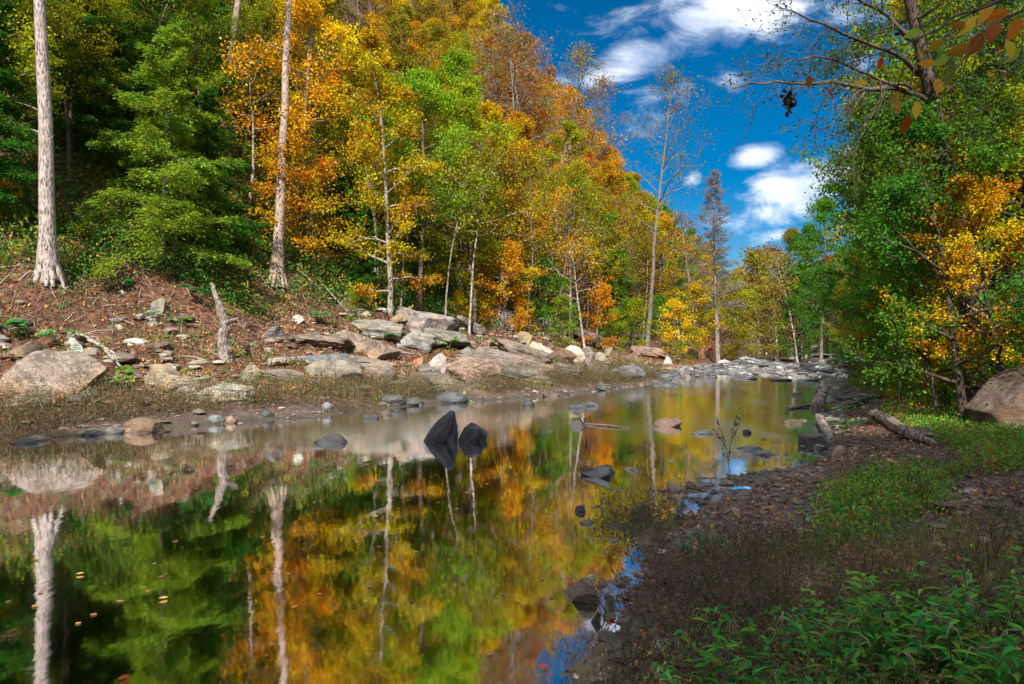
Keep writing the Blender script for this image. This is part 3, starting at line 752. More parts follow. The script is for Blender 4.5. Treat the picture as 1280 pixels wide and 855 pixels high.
ek = 0
for k in range(900):
    px, D = random.uniform(930, 1100), random.uniform(98, 300) ** 1.0; q = base(px, D)
    if -sdist(q[0:1], q[1:2], LS)[0] < 3 and sdist(q[0:1], q[1:2], RS)[0] < 3 and D < 150: continue
    if any((q[0] - a) ** 2 + (q[1] - b_) ** 2 < 42 for a, b_ in [(o_[0], o_[1]) for o_ in (locals().get('EP') or [])]): continue
    EP = (locals().get('EP') or []) + [(q[0], q[1])]
    if ek >= 85: break
    c = random.choice('brown olive olive dkgreen gold brown'.split()); u = random.random(); side = 'left of' if px < 985 else 'right of'
    key = ('end', c, side); rows[key] = rows.get(key, 0) + 1; ek += 1
    tree('broadleaf_tree' if u < .75 else 'sparse_tree', random.choice(DEC) if u < .75 else random.choice(SPA), (q[0], q[1], q[2] - .1), c, 'grey', f"{ORD[rows[key] - 1]} {CNAME[c]} tree closing the creek head, {side} the leaning white trunk", random.uniform(1.1, 1.6), group='trees closing the creek head')
b = base(1038, 95); tree('warm_broadleaf_tree', DEC[3], b, 'rust', 'grey', 'rusty tree standing out on the right skyline beside the gap', 1.0)
for px, D, s, v, c, lb in [(1012, 84, 1.25, 2, 'dkgreen', 'dark green tree closing the gap from the right'), (1026, 78, 1.35, 5, 'green', 'green tree below the rusty skyline tree'), (1000, 96, 1.35, 1, 'olive', 'olive tree lowest on the right skyline')]:
    b = base(px, D); tree('broadleaf_tree', DEC[v], b, c, 'grey', lb, s)

# --- trees behind the camera that keep the near bank in shade
for i, (x, y, s) in enumerate([(-3, -9, 1.4), (4, -10, 1.35), (8, -9, 1.1), (-26, -13, 1.2), (-10, -12, 1.35), (-18, -12, 1.25), (15, -17, .8), (1, -17, 1.6)]):
    tree('broadleaf_tree', DEC[i], (x, y, hz(x, y)), 'green', 'brown', ['broad', 'tall', 'leaning', 'stout', 'slim', 'old', 'young', 'wide'][i] + ' green tree of the shady wood behind the viewpoint', s, group='trees behind the viewpoint')

# ------------------------------------------------------------------ rocks
def cubesphere(n=12):
    a = np.linspace(-1, 1, n + 1); a = np.tan(a * PI / 4); A, B = np.meshgrid(a, a); fs = []; vs = []
    for k, (ax, sg) in enumerate([(0, 1), (0, -1), (1, 1), (1, -1), (2, 1), (2, -1)]):
        P = np.zeros((n + 1, n + 1, 3)); P[..., ax] = sg; P[..., (ax + 1) % 3] = A * sg; P[..., (ax + 2) % 3] = B
        idx = np.arange((n + 1) ** 2).reshape(n + 1, n + 1) + k * (n + 1) ** 2
        vs.append(P.reshape(-1, 3)); fs.append(np.stack([idx[:-1, :-1], idx[:-1, 1:], idx[1:, 1:], idx[1:, :-1]], -1).reshape(-1, 4))
    v = np.concatenate(vs); f = np.concatenate(fs)
    key = np.round(v * 1e4).astype(int); _, first, inv = np.unique(key, axis=0, return_index=True, return_inverse=True)
    return nrm(v[first]), inv.ravel()[f]


CS = {n: cubesphere(n) for n in (2, 6, 12, 26)}


def rockv(seed, n=12, cuts=9, lo=.5, hi=.85, rough=.08, strata=0.0, box=0.0):
    r = np.random.default_rng(seed); v, f = CS[n]; v = v.copy()
    if box: v = v / (np.abs(v).max(1, keepdims=True) ** box)
    for k in range(cuts):
        nn = nrm(r.normal(size=3)); d = r.uniform(lo, hi)
        v = v - np.maximum(0, v @ nn - d)[:, None] * nn
    m = nrm(v); k_ = fbm3(v * 2.2 + seed * 3.1, 4)
    v = v + m * (k_ * rough)[:, None]
    if n > 12: v = v + m * (fbm3(v * 9 + seed, 2) * rough * .3)[:, None]
    if strata:
        z = v[:, 2] * 5.5 + v[:, 0] * .8 + fbm3(v * 1.3 + seed, 3) * 2.2; q = np.floor(z)
        s = 1 + strata * (hsh(q + 100, q * 0 + seed) - .5) * np.clip(np.minimum(z - q, 1 - z + q) * 6, 0, 1)
        v[:, :2] *= s[:, None]
    return v / np.abs(v).max(0), f


def rock_mesh(seed, dims=(1, 1, 1), **k):
    v, f = rockv(seed, **k); g = Geo(); g.add(v * np.array(dims) * .5, f); return g.mesh('rock', STONE, False)


RC = dict(grey=(.20, .185, .165, .9), tan=(.27, .21, .145, .95), pale=(.34, .31, .26, .95), white=(.56, .53, .47, .95), dark=(.085, .085, .09, .45), black=(.035, .037, .043, .25), brown=(.15, .105, .075, .9), blue=(.18, .19, .205, .7), orange=(.3, .18, .1, .95), wet=(.16, .17, .19, .15))


def rock(px, py, w, h, col, label, name='rock', kind=0, depth=.7, tilt=0., yaw=None, sink=.45, seed=None, D=None, z=None, cat='rock', group=None, pitch=0.):
    p = hit(px, py) if D is None else base(px, D)
    d = p[1]; W, Hh = w / F * d, h / F * d
    sd_ = seed if seed is not None else int(px * 7 + py)
    n = 26 if w * h > 700 else 12
    kw = [dict(cuts=9), dict(cuts=9, strata=.08, box=.5, lo=.5, hi=.9, rough=.16), dict(cuts=14, lo=.35, hi=.7, rough=.05), dict(cuts=6, lo=.75, hi=.95, rough=.07)][kind]
    hh = Hh * (1 + sink)
    me = rock_mesh(sd_, (W, W * depth, hh), n=n, **kw)
    zz = max(hz(p[0], p[1]), 0) if z is None else z
    o = link(name, me, None, jit(RC[col] if isinstance(col, str) else col, .08), (p[0], p[1] + W * depth * .3, zz + Hh * .5 - hh * sink * .5))
    o.rotation_euler = (pitch, tilt, random.uniform(-.4, .4) if yaw is None else yaw)
    if kind == 2: o.data.polygons.foreach_set('use_smooth', [False] * len(me.polygons))
    else: o.data.polygons.foreach_set('use_smooth', [n > 12] * len(me.polygons))
    return tag(o, label, cat, group)


rock(50, 497, 122, 66, (.25, .22, .18, .9), 'largest grey and tan boulder at the left edge above the dark grass', 'boulder', 0, .8, seed=33, yaw=.1)
rock(192, 484, 66, 32, 'tan', 'low tan boulder between the largest boulder and the snag', 'boulder', 0, .8)
rock(232, 500, 34, 20, 'pale', 'small pale slab left of the two block long slab below the snag')
rock(272, 503, 88, 26, 'pale', 'long pale slab at the foot of the snag', 'stone_slab', 1, .5, yaw=.05)
rock(314, 476, 32, 26, 'tan', 'tan stone just right of the snag base')
rock(91, 441, 20, 19, 'white', 'bright white stone above the largest boulder')
rock(112, 447, 28, 14, 'grey', 'grey stone right of the bright white one')
rock(148, 412, 18, 8, 'white', 'thin white flake on the leaf litter', kind=1, tilt=.35)
rock(152, 369, 12, 7, 'white', 'small white chip beside the green leaves below the hemlock')
rock(193, 394, 22, 24, 'grey', 'upright grey stone under the hemlock', kind=2)
rock(60, 353, 26, 14, 'grey', 'grey stone behind the foot of the tallest pale trunk')
rock(110, 470, 44, 14, 'brown', 'flat brown stone between the largest boulder and the grass', kind=1)
rock(340, 423, 30, 17, 'blue', 'square blue grey stone below the mottled trunk', kind=1)
rock(334, 440, 16, 6, 'pale', 'thin pale stone under the square blue grey one', kind=1, tilt=.3)
rock(371, 404, 16, 12, 'white', 'small white stone below the mottled trunk')
rock(395, 459, 86, 24, 'blue', 'long pale blue grey slab behind the fallen log', 'stone_slab', 1, .5, yaw=0.)
rock(418, 478, 84, 32, (.24, .215, .175, .9), 'large brown grey slab under the fallen log', 'stone_slab', 2, .5, tilt=.1, yaw=.15)
rock(444, 441, 100, 34, (.27, .235, .19, .9), 'sloping brown slab below the two light bushes', 'stone_slab', 2, .7, tilt=.16)
rock(449, 402, 28, 18, 'pale', 'pale wedge stone below the low bushy hemlock', kind=2, tilt=.3)
rock(525, 420, 96, 46, (.25, .235, .225, .95), 'massive layered grey outcrop below the trees', 'rock_outcrop', 1, .8, tilt=.14, seed=77, yaw=.1)
rock(512, 436, 62, 26, (.28, .265, .25, .95), 'layered pale ledge in front of the massive outcrop', 'rock_outcrop', 1, .6, tilt=.12)
rock(478, 480, 54, 32, (.17, .145, .12, .9), 'dark squarish block right of the fallen log', 'boulder', 2, .6)
rock(480, 450, 40, 12, 'brown', 'thin brown slab on the dark squarish block', kind=1)
rock(520, 484, 40, 22, 'brown', 'dark stacked slabs left of the tall grey block', kind=1)
rock(521, 461, 26, 17, 'orange', 'rusty orange stone left of the tall grey block', kind=2)
rock(545, 467, 25, 29, (.33, .32, .3, .9), 'tall light grey block in the middle of the rocks', 'boulder', 2, .8)
rock(504, 470, 9, 8, 'tan', 'small tan chip on the dark squarish block')
rock(592, 476, 78, 32, (.25, .19, .15, .9), 'wide brown slab right of the tall grey block', 'stone_slab', 1, .6, tilt=.1)
rock(585, 449, 34, 20, 'grey', 'grey stone on the wide brown slab', kind=2)
rock(598, 396, 18, 12, 'grey', 'round grey stone at the top of the rocks')
rock(625, 408, 60, 26, (.25, .22, .19, .9), 'dark weathered ledge at the wood edge', 'rock_outcrop', 1, .6, tilt=.35)
rock(650, 412, 16, 9, 'white', 'small white block on the weathered ledge', kind=2)
rock(672, 441, 62, 18, (.45, .42, .37, .95), 'long white slab lying diagonally down the bank', 'stone_slab', 2, .35, tilt=.5, yaw=-.1)
rock(655, 428, 30, 16, 'tan', 'tan stone left of the diagonal white slab')
rock(640, 446, 34, 20, 'brown', 'brown stone cluster below the weathered ledge', kind=2)
rock(612, 434, 24, 12, 'tan', 'tan stone below the round grey stone')
rock(668, 468, 60, 28, (.23, .18, .14, .9), 'brown hump of rock below the diagonal white slab', 'boulder', 0, .6)
rock(700, 455, 46, 22, 'brown', 'brown rock left of the pale round boulder', kind=2)
rock(690, 418, 42, 22, (.2, .165, .14, .9), 'dark brown overhanging slab under the lime bush', 'stone_slab', 1, .7, tilt=.2)
rock(717, 456, 29, 26, (.62, .56, .43, .95), 'pale cream round boulder in the rocks', 'boulder', 0, .9, seed=5)
rock(737, 452, 24, 22, 'grey', 'grey stone touching the pale round boulder', kind=2)
rock(752, 452, 16, 14, 'pale', 'small pale stone right of the grey one')
rock(762, 447, 22, 20, 'tan', 'tan rock below the slim white stem', kind=2)
rock(755, 421, 9, 8, 'white', 'white pebble like stone right of the slim white stem')
rock(790, 452, 28, 16, 'brown', 'brown rock above the shaded blue boulder', kind=2)
rock(783, 474, 52, 18, (.16, .17, .19, .8), 'long blue grey boulder in the shade', 'boulder', 0, .6)
rock(745, 470, 34, 20, 'brown', 'brown boulder left of the shaded blue one', kind=0)
rock(836, 456, 12, 17, (.8, .78, .74, .95), 'bright white pointed stone by the far bank', kind=2)
rock(834, 474, 40, 14, 'wet', 'dark wet slab beside the far bank shade', kind=1, tilt=-.2)
rock(862, 470, 26, 16, 'blue', 'blue grey stone at the end of the far bank', kind=2)
rock(888, 470, 24, 14, 'blue', 'blue grey stone right of the far bank end', kind=2)
for px, py, w, h, c, tl, k_, lb in [(440, 462, 90, 20, (.20, .175, .145, .9), .05, 1, 'long low ledge between the pale blue slab and the dark block'), (560, 436, 84, 22, (.23, .2, .17, .9), .22, 1, 'long tilted ledge running down from the massive outcrop'), (610, 456, 96, 22, (.19, .16, .135, .9), .2, 1, 'long brown ledge above the wide brown slab'), (655, 452, 84, 20, (.22, .18, .15, .9), .3, 1, 'long ledge beneath the diagonal white slab'),
                              (575, 412, 70, 20, (.2, .17, .15, .9), .25, 1, 'leaf strewn ledge right of the massive outcrop'), (735, 432, 80, 20, (.18, .14, .115, .9), .3, 1, 'brown ledge leading down to the pale round boulder'), (650, 476, 90, 22, (.16, .135, .115, .9), .05, 1, 'low dark ledge at the shore below the brown hump'), (775, 436, 80, 16, (.2, .155, .125, .9), .35, 1, 'long ledge sloping down past the slim white stem'),
                              (470, 418, 70, 20, (.24, .21, .18, .9), .15, 1, 'grey ledge left of the massive outcrop'), (545, 482, 80, 18, (.17, .145, .12, .9), .03, 1, 'low ledge under the tall grey block'), (400, 436, 80, 18, (.2, .17, .14, .9), .1, 1, 'grey ledge below the large leaved dark plant'), (700, 470, 60, 16, (.18, .15, .13, .9), .1, 1, 'dark low ledge right of the brown hump'),
                              (820, 448, 60, 14, (.2, .16, .13, .9), .3, 1, 'thin ledge left of the bright pointed stone'), (350, 478, 60, 16, (.2, .17, .14, .9), .05, 1, 'low ledge between the tan stone and the large slab')]:
    rock(px, py, w, h, c, lb, 'rock_ledge', k_, .7, tilt=tl, yaw=random.uniform(-.1, .2), sink=.3)
# shore stones of the left bank
for px, py, w, h, c, lb in [(171, 541, 52, 20, 'brown', 'broad brown stone at the left water edge'), (139, 543, 22, 10, 'grey', 'grey stone left of the broad brown one at the water edge'), (113, 545, 22, 8, 'dark', 'dark flat stone at the water edge below the dark grass'), (40, 552, 26, 8, 'grey', 'low grey stone in the far left shallows'),
                            (268, 527, 20, 9, 'blue', 'blue grey stone at the water edge below the snag'), (287, 528, 16, 9, 'tan', 'tan stone touching the blue grey one at the edge'), (330, 521, 20, 7, 'dark', 'dark flat stone at the edge below the fallen log'), (490, 504, 34, 12, 'dark', 'dark hump at the water edge left of the flat one'),
                            (510, 505, 36, 8, 'dark', 'flat dark stone in front of the hump'), (562, 502, 46, 13, 'dark', 'wide dark stone at the water edge behind the standing stones'), (660, 507, 16, 8, 'black', 'small black stone off the middle shore'), (408, 512, 14, 10, 'blue', 'small bluish stone at the edge below the grass')]:
    rock(px, py, w, h, c, lb, kind=3, depth=.8)


def wrock(px, py, w, h, col, label, kind=0, **k):
    """a stone standing in the water: py is its water line"""
    r = ray(px, py); D = -CAM[2] / r[2] * r[1]
    d = D; W, Hh = w / F * d, h / F * d; p = at(px, py, D)
    kw = [dict(cuts=9), dict(cuts=7, strata=.16, box=.55, lo=.6, hi=.95, rough=.09), dict(cuts=12, lo=.4, hi=.75, rough=.06), dict(cuts=6, lo=.75, hi=.95)][kind]
    kw = dict(cuts=14, lo=.4, hi=.78, rough=.12) if kind == 3 else kw
    me = rock_mesh(int(px + py * 3), (W * 1.15, W * k.get('depth', .7), Hh * 2.1), n=12, **kw)
    me.polygons.foreach_set('use_smooth', [False] * len(me.polygons))
    o = link('rock', me, None, jit(RC[col] if isinstance(col, str) else col, .05), (p[0], p[1] + W * .25, -Hh * .05)); o.rotation_euler = (0, k.get('tilt', 0), k.get('yaw', random.uniform(-.3, .3)))
    return tag(o, label, 'rock')


def standing_stone(px, py, prof, thick, label, seed):
    """a tilted slab of layered rock: outline in pixels about its water line, given real thickness"""
    r = ray(px, py); D = -CAM[2] / r[2] * r[1]; s = D / F; p0 = at(px, py, D)
    pf = np.array(prof, float) * s * .8; v, f = CS[26]; v = v.copy()
    ang = np.arctan2(v[:, 2], v[:, 0]); pc = pf.mean(0); pa = np.arctan2(pf[:, 1] - pc[1], pf[:, 0] - pc[0]); o_ = np.argsort(pa); pr_ = np.hypot(pf[:, 0] - pc[0], pf[:, 1] - pc[1])
    # radius of the polygon in every direction
    best = np.full(len(v), 1e9); q = pf - pc
    for a, b in zip(q, np.roll(q, -1, 0)):
        dx, dz = np.cos(ang), np.sin(ang); e = b - a; den = dx * e[1] - dz * e[0]
        with np.errstate(divide='ignore', invalid='ignore'):
            t = (a[0] * e[1] - a[1] * e[0]) / den; u = (a[0] * dz - a[1] * dx) / den
        best = np.where((t > 0) & (u >= -1e-6) & (u <= 1 + 1e-6), np.minimum(best, t), best)
    h = np.hypot(v[:, 0], v[:, 2]); k = np.minimum(1, h * 1.25)
    P = np.stack([pc[0] + np.cos(ang) * best * k, np.sign(v[:, 1]) * np.abs(v[:, 1]) ** .45 * thick * .5 * (1 - .2 * k), pc[1] + np.sin(ang) * best * k], 1)
    # layered grain running up the slab
    d = nrm(np.array([.55, 0, .83])); along = P @ d; w = P @ np.array([.83, 0, -.55])
    P = P + nrm(v) * (fbm3(np.stack([w * 9, P[:, 1] * 5, along * 1.5], 1) + seed, 4) * .09)[:, None]
    g = Geo(); g.add(P, f); o = link('standing_stone', g.mesh('stone', STONE, False), None, RC['black'], (p0[0], p0[1] + .2, 0))
    return tag(o, label, 'rock')


standing_stone(550, 552, [(-28, -14), (-28, -2), (-14, 17), (0, 32), (12, 44), (19, 43), (22, 24), (24, 4), (23, -14)], .75, 'tall pointed black stone leaning right in the water', 3)
standing_stone(590, 552, [(-22, -12), (-20, 4), (-10, 20), (-2, 26), (8, 22), (22, 10), (19, -2), (17, -12)], .5, 'lower round backed black stone right beside the tall pointed one', 9)
wrock(748, 597, 36, 14, (.10, .105, .115, .3), 'grey double humped stone in the middle of the pool', 2, depth=.8); wrock(761, 592, 15, 14, 'dark', 'small dark knob behind the grey double humped stone', 2)
wrock(407, 555, 44, 11, 'black', 'flat black stone in the pool left of the standing stones', 3); wrock(466, 524, 22, 6, 'black', 'thin black stone below the pointed chip', 3); wrock(482, 519, 14, 10, 'brown', 'small pointed brown chip in the water', 2)
wrock(831, 534, 42, 11, (.13, .10, .085, .5), 'brown flat stone with a pale rim upstream of the pool', 3); wrock(880, 543, 26, 8, 'dark', 'dark stone in the stream at the thin weed', 3); wrock(934, 542, 11, 5, 'dark', 'tiny upright dark stone right of the thin weed', 2)
wrock(722, 533, 22, 8, 'black', 'black stone at the end of the sunken stick', 3); wrock(722, 511, 26, 8, 'black', 'black flat stone near the far shore shade', 3); wrock(742, 508, 20, 6, 'dark', 'dark flat stone right of the black flat one', 3)
wrock(995, 530, 24, 8, 'brown', 'brown stone at the right water edge upstream', 3)
wrock(727, 640, 14, 8, 'black', 'small black stone left of the weedy islet', 3); wrock(729, 752, 54, 26, (.15, .115, .08, .5), 'brown humped stone in the near shallows', 2, depth=.7); wrock(731, 734, 14, 12, 'dark', 'small dark stone on top behind the brown humped one', 2)
wrock(740, 724, 11, 5, 'white', 'white pebble just above the brown humped stone', 3); wrock(762, 758, 14, 14, 'grey', 'grey stone touching the near shore below the humped one', 0); wrock(745, 778, 12, 14, 'dark', 'dark small stone below the humped one', 2)
wrock(785, 725, 10, 5, 'pale', 'pale pebble by the blue reflection', 3)

# right bank stones
rock(800, 655, 34, 30, (.13, .12, .12, .7), 'grey stone inside the weedy islet', kind=2)
rock(1116, 708, 44, 24, (.24, .15, .09, .9), 'square brown block on the muddy path', kind=2, seed=12)
rock(1015, 740, 66, 13, (.17, .13, .11, .9), 'flat grey slab set in the mud', 'stone_slab', 1, .5, yaw=.1)
rock(1052, 571, 20, 16, (.34, .26, .2, .9), 'pinkish stone in the weeds right of the shore')
rock(1150, 548, 50, 14, 'brown', 'brown rough stone at the end of the long log', kind=1)
rock(1325, 492, 160, 86, (.15, .105, .08, .95), 'great sloping rock slab at the right edge', 'boulder', 0, 1.0, seed=45, yaw=.4, tilt=-.45, sink=.25, D=10.6)
rock(1200, 462, 40, 24, 'brown', 'dark stone left of the great sloping slab', kind=2)
rock(1155, 452, 38, 16, 'grey', 'flat grey stone in the weeds below the slope', kind=1)
rock(1114, 452, 34, 18, 'brown', 'brown tilted slab below the slope', kind=2, tilt=-.5)
rock(1180, 478, 42, 14, 'brown', 'dark flat stone in front of the great slab', kind=1)
rock(1190, 640, 40, 10, 'brown', 'flat stone on the muddy path near the right edge', kind=1)
rock(1250, 640, 30, 9, 'dark', 'dark flat stone at the right end of the path', kind=1)
# wet rock steps at the creek head
random.seed(21)
for k, (px, py, w, h, c) in enumerate([(1050, 424, 34, 10, 'pale'), (1028, 432, 26, 8, 'white'), (1010, 436, 22, 7, 'pale'), (1075, 440, 46, 12, 'wet'), (1040, 444, 50, 9, 'wet'), (1000, 446, 40, 9, 'blue'), (970, 448, 34, 9, 'dark'), (1085, 452, 40, 9, 'wet'), (1030, 454, 44, 8, 'grey'), (985, 458, 36, 8, 'blue'),
                                        (940, 456, 30, 10, 'dark'), (915, 462, 30, 9, 'blue'), (960, 466, 40, 7, 'grey'), (1000, 466, 40, 7, 'pale'), (1040, 465, 36, 7, 'wet'), (905, 470, 26, 6, 'pale'), (930, 472, 24, 6, 'dark'), (975, 474, 22, 5, 'dark'), (1010, 474, 26, 5, 'wet'), (1072, 466, 30, 8, 'brown'), (1100, 462, 26, 10, 'dark')]):
    p = hit(px, py + 2); D = p[1]; p = np.array([p[0], D, hz(p[0], D)])
    me = rock_mesh(600 + k, (w / F * D * 1.3, w / F * D * .8, max(h / F * D * .7, .22)), n=12, cuts=9, strata=.06, box=.5, rough=.14)
    o = link('rock', me, None, jit(RC[c], .1), (p[0], p[1], max(p[2], 0) + .02)); o.rotation_euler = (0, random.uniform(-.12, .12), random.uniform(-.5, .5))
    tag(o, f"{ORD[k] if k < 20 else 'last'} stone of the wet rock steps counted down from the top", 'rock', 'wet rock steps at the creek head')

# scattered single stones: shared shapes, each its own object
SR = [rock_mesh(800 + i, (1, .8, .5 if i % 2 else .35), n=6, cuts=15, lo=.35, hi=.72, rough=.14) for i in range(8)]


def scatter_rocks(n, xr, yr, ok, size, cols, where, seed):
    r = np.random.default_rng(seed); k = 0
    XX, YY = r.uniform(*xr, n * 30), r.uniform(*yr, n * 30); aa, bb, ZZ = -sdist(XX, YY, LS), sdist(XX, YY, RS), HT(XX, YY)
    for x, y, a_, b_, z in zip(XX, YY, aa, bb, ZZ):
        if k >= n: break
        if not ok(a_, b_): continue
        px, py = proj((x, y, z))
        if not (-10 < px < 1290 and py < 870): continue
        s = r.uniform(*size) * (.6 + r.random() ** 3 * 1.6); c = cols[r.integers(len(cols))]
        o = link('small_rock', SR[r.integers(8)], None, jit(RC[c], .2), (x, y, max(z, -.05) + s * .02)); o.scale = (s, s * r.uniform(.6, 1), s * r.uniform(.7, 1.3)); o.rotation_euler = (r.normal() * .15, r.normal() * .15, r.random() * 6.3)
        lm = min(MARKS, key=lambda q: (q[0] - x) ** 2 + (q[1] - y) ** 2); side = 'left of' if px < lm[2] else 'right of'
        MINE.append((math.hypot(lm[0] - x, lm[1] - y), o, CNR[c], side, lm[3], where)); k += 1


MINE = []
MARKS = []
for px, py, lb in [(50, 497, 'the largest boulder'), (192, 484, 'the low tan boulder'), (280, 480, 'the snag'), (60, 362, 'the tallest pale trunk'), (346, 352, 'the mottled trunk'), (400, 470, 'the fallen log'), (478, 480, 'the dark squarish block'), (525, 415, 'the massive grey outcrop'),
                   (545, 467, 'the tall light grey block'), (590, 476, 'the wide brown slab'), (672, 441, 'the diagonal white slab'), (717, 456, 'the pale round boulder'), (783, 474, 'the long shaded boulder'), (836, 456, 'the white pointed stone'), (171, 541, 'the broad brown shore stone'),
                   (562, 502, 'the wide dark shore stone'), (408, 512, 'the bluish shore stone'), (898, 440, 'the bare conical tree'), (748, 600, 'the double humped stone'), (830, 640, 'the weedy islet'), (880, 543, 'the thin water weed'), (1030, 500, 'the driftwood stump'), (1116, 708, 'the square brown block'),
                   (1015, 740, 'the flat mud slab'), (1130, 540, 'the long driftwood log'), (729, 752, 'the brown humped stone'), (1040, 470, 'the wet rock steps'), (980, 463, 'the middle steps'), (925, 468, 'the leftmost steps'), (1078, 452, 'the rightmost steps'), (1005, 450, 'the topmost steps'), (1240, 640, 'the right end of the path'), (960, 640, 'the puddled gravel')]:
    q_ = hit(px, py); MARKS.append((q_[0], q_[1], px, lb))


CNR = dict(grey='grey', tan='tan', pale='pale', white='white', dark='dark', black='black', brown='brown', blue='blue grey', orange='rusty', wet='wet')
scatter_rocks(105, (-14, 14), (13, 44), lambda a, b: .8 < a < 10, (.3, 1.0), ['grey', 'brown', 'pale', 'brown', 'grey', 'tan', 'grey', 'brown'], 'loose', 1)
scatter_rocks(45, (-10, 16), (11, 44), lambda a, b: -.5 < a < .4, (.2, .5), ['dark', 'grey', 'dark', 'brown', 'dark'], 'waterside', 2)
scatter_rocks(40, (0, 6), (7, 12.5), lambda a, b: -1.8 < b < .4, (.15, .45), ['dark', 'dark', 'wet', 'brown'], 'half sunken', 3)
scatter_rocks(22, (0, 10), (3, 16), lambda a, b: .3 < b < 4, (.08, .22), ['brown', 'dark', 'grey', 'tan'], 'little', 4)

scatter_rocks(52, (12, 34), (40, 66), lambda a, b: a < 1.5 and b < 3, (.3, .9), ['grey', 'blue', 'dark', 'pale', 'wet', 'brown'], 'riffle', 14)
scatter_rocks(24, (3, 14), (12.5, 32), lambda a, b: -1.2 < b < 1.2, (.15, .5), ['dark', 'brown', 'grey', 'wet'], 'edgewater', 15)
cnt = {}
for dd_, o, c, side, lm, where in sorted(MINE, key=lambda q: q[0]):
    key = (c, side, lm, where); cnt[key] = cnt.get(key, 0) + 1
    o['label'] = f"{ORD[min(cnt[key], 40) - 1]} {where} {c} stone outward to the {side.split()[0]} from {lm}"; o['category'] = 'rock'; o['group'] = where + ' stones'

# ------------------------------------------------------------------ ground stuff
def land(n, xr, yr, seed, vis=True):
    r = np.random.default_rng(seed); x = r.uniform(*xr, n); y = r.uniform(yr[0], yr[1], n)
    return x, y, HT(x, y), -sdist(x, y, LS), sdist(x, y, RS), sdist(x, y, FS), r


def gravel(name, n, xr, yr, ok, size, label, col, seed):
    x, y, z, a, b, c, r = land(n, xr, yr, seed); m = ok(a, b, c, x, y, z); x, y, z = x[m], y[m], z[m]; g = Geo(); v, f = CS[2]; k = len(x)
    s = r.uniform(*size, k) * (.5 + r.random(k) ** 2 * 1.5); an = r.random(k) * 6.28
    V = v[None] * (1 + .5 * (r.random((k, len(v), 1)) - .5)) * (s[:, None, None] * np.stack([np.ones(k), r.uniform(.6, 1, k), r.uniform(.25, .5, k)], 1)[:, None])
    ca_, sa = np.cos(an)[:, None], np.sin(an)[:, None]
    V = np.stack([V[..., 0] * ca_ - V[..., 1] * sa + x[:, None], V[..., 0] * sa + V[..., 1] * ca_ + y[:, None], V[..., 2] + z[:, None] + s[:, None] * .1], -1)
    g.add(V.reshape(-1, 3), (f[None] + (np.arange(k) * len(v))[:, None, None]).reshape(-1, 4), np.repeat(r.random(k), len(v)))
    m_, t, o = mat('pebble'); at_ = nd(t, 'ShaderNodeAttribute', _attribute_name='tint'); p = nd(t, 'ShaderNodeBsdfPrincipled', Roughness=.55)
    gg = t.nodes.new('ShaderNodeNewGeometry'); n_ = noise(t, gg.outputs['Position'], 30, 4, .6)
    t.links.new(mixc(t, M_(t, 'MULTIPLY', n_, .6), ramp(t, at_.outputs['Fac'], col), (.03, .025, .02)), p.inputs['Base Color']); t.links.new(p.outputs[0], o.inputs[0])
    tag(link(name, g.mesh(name, m_)), label, None, kind='stuff')


PC = [(0, (.03, .022, .016)), (.3, (.07, .048, .036)), (.6, (.11, .075, .055)), (.8, (.09, .07, .06)), (.93, (.2, .14, .1)), (1, (.4, .36, .31))]
gravel('gravel', 16000, (-1, 9), (2.6, 15), lambda a, b, c, x, y, z: (b > -.9) & (b < 3.4) & (z > -.15) & (fbm2(x * .8, y * .8, 3) > -.35), (.012, .045), 'dark wet gravel and flat pebbles of the right shore', PC, 5)
gravel('gravel', 9000, (-14, 24), (11, 50), lambda a, b, c, x, y, z: ((a > -.5) & (a < 1.6)) | ((b > -.5) & (b < 1.2) & (y > 14)), (.03, .1), 'grey brown gravel along the left shore', [(0, (.08, .065, .05)), (.5, (.2, .17, .14)), (.8, (.28, .24, .2)), (1, (.5, .46, .4))], 6)
gravel('gravel', 9000, (-18, 20), (14, 48), lambda a, b, c, x, y, z: (a > 1.5) & (a < 11) & (fbm2(x * .5 + 4, y * .5, 3) > -.05), (.05, .2), 'broken stone chips among the leaves of the left bank', [(0, (.12, .08, .06)), (.5, (.25, .19, .15)), (.8, (.36, .3, .25)), (1, (.6, .56, .5))], 7)


gravel('gravel', 9000, (10, 36), (39, 68), lambda a, b, c, x, y, z: (a < 1.5) & (b < 2.5), (.08, .3), 'blue grey stones of the riffle at the creek head', [(0, (.05, .05, .05)), (.4, (.12, .12, .125)), (.75, (.2, .19, .18)), (.93, (.33, .32, .3)), (1, (.6, .6, .6))], 77)


def simple(name, stops, rough=.7, trans=0.2):
    m, t, o = mat(name); a = nd(t, 'ShaderNodeAttribute', _attribute_name='tint'); p = nd(t, 'ShaderNodeBsdfPrincipled', Roughness=rough)
    c = ramp(t, a.outputs['Fac'], stops); t.links.new(c, p.inputs['Base Color']); tr = t.nodes.new('ShaderNodeBsdfTranslucent'); t.links.new(c, tr.inputs[0])
    mx = t.nodes.new('ShaderNodeMixShader'); mx.inputs[0].default_value = trans; t.links.new(p.outputs[0], mx.inputs[1]); t.links.new(tr.outputs[0], mx.inputs[2]); t.links.new(mx.outputs[0], o.inputs[0]); return m


FL = simple('dead_leaf', [(0, (.10, .04, .02)), (.3, (.2, .08, .04)), (.55, (.3, .12, .05)), (.7, (.22, .15, .1)), (.82, (.45, .16, .04)), (.93, (.5, .32, .06)), (1, (.5, .05, .02))], .6)


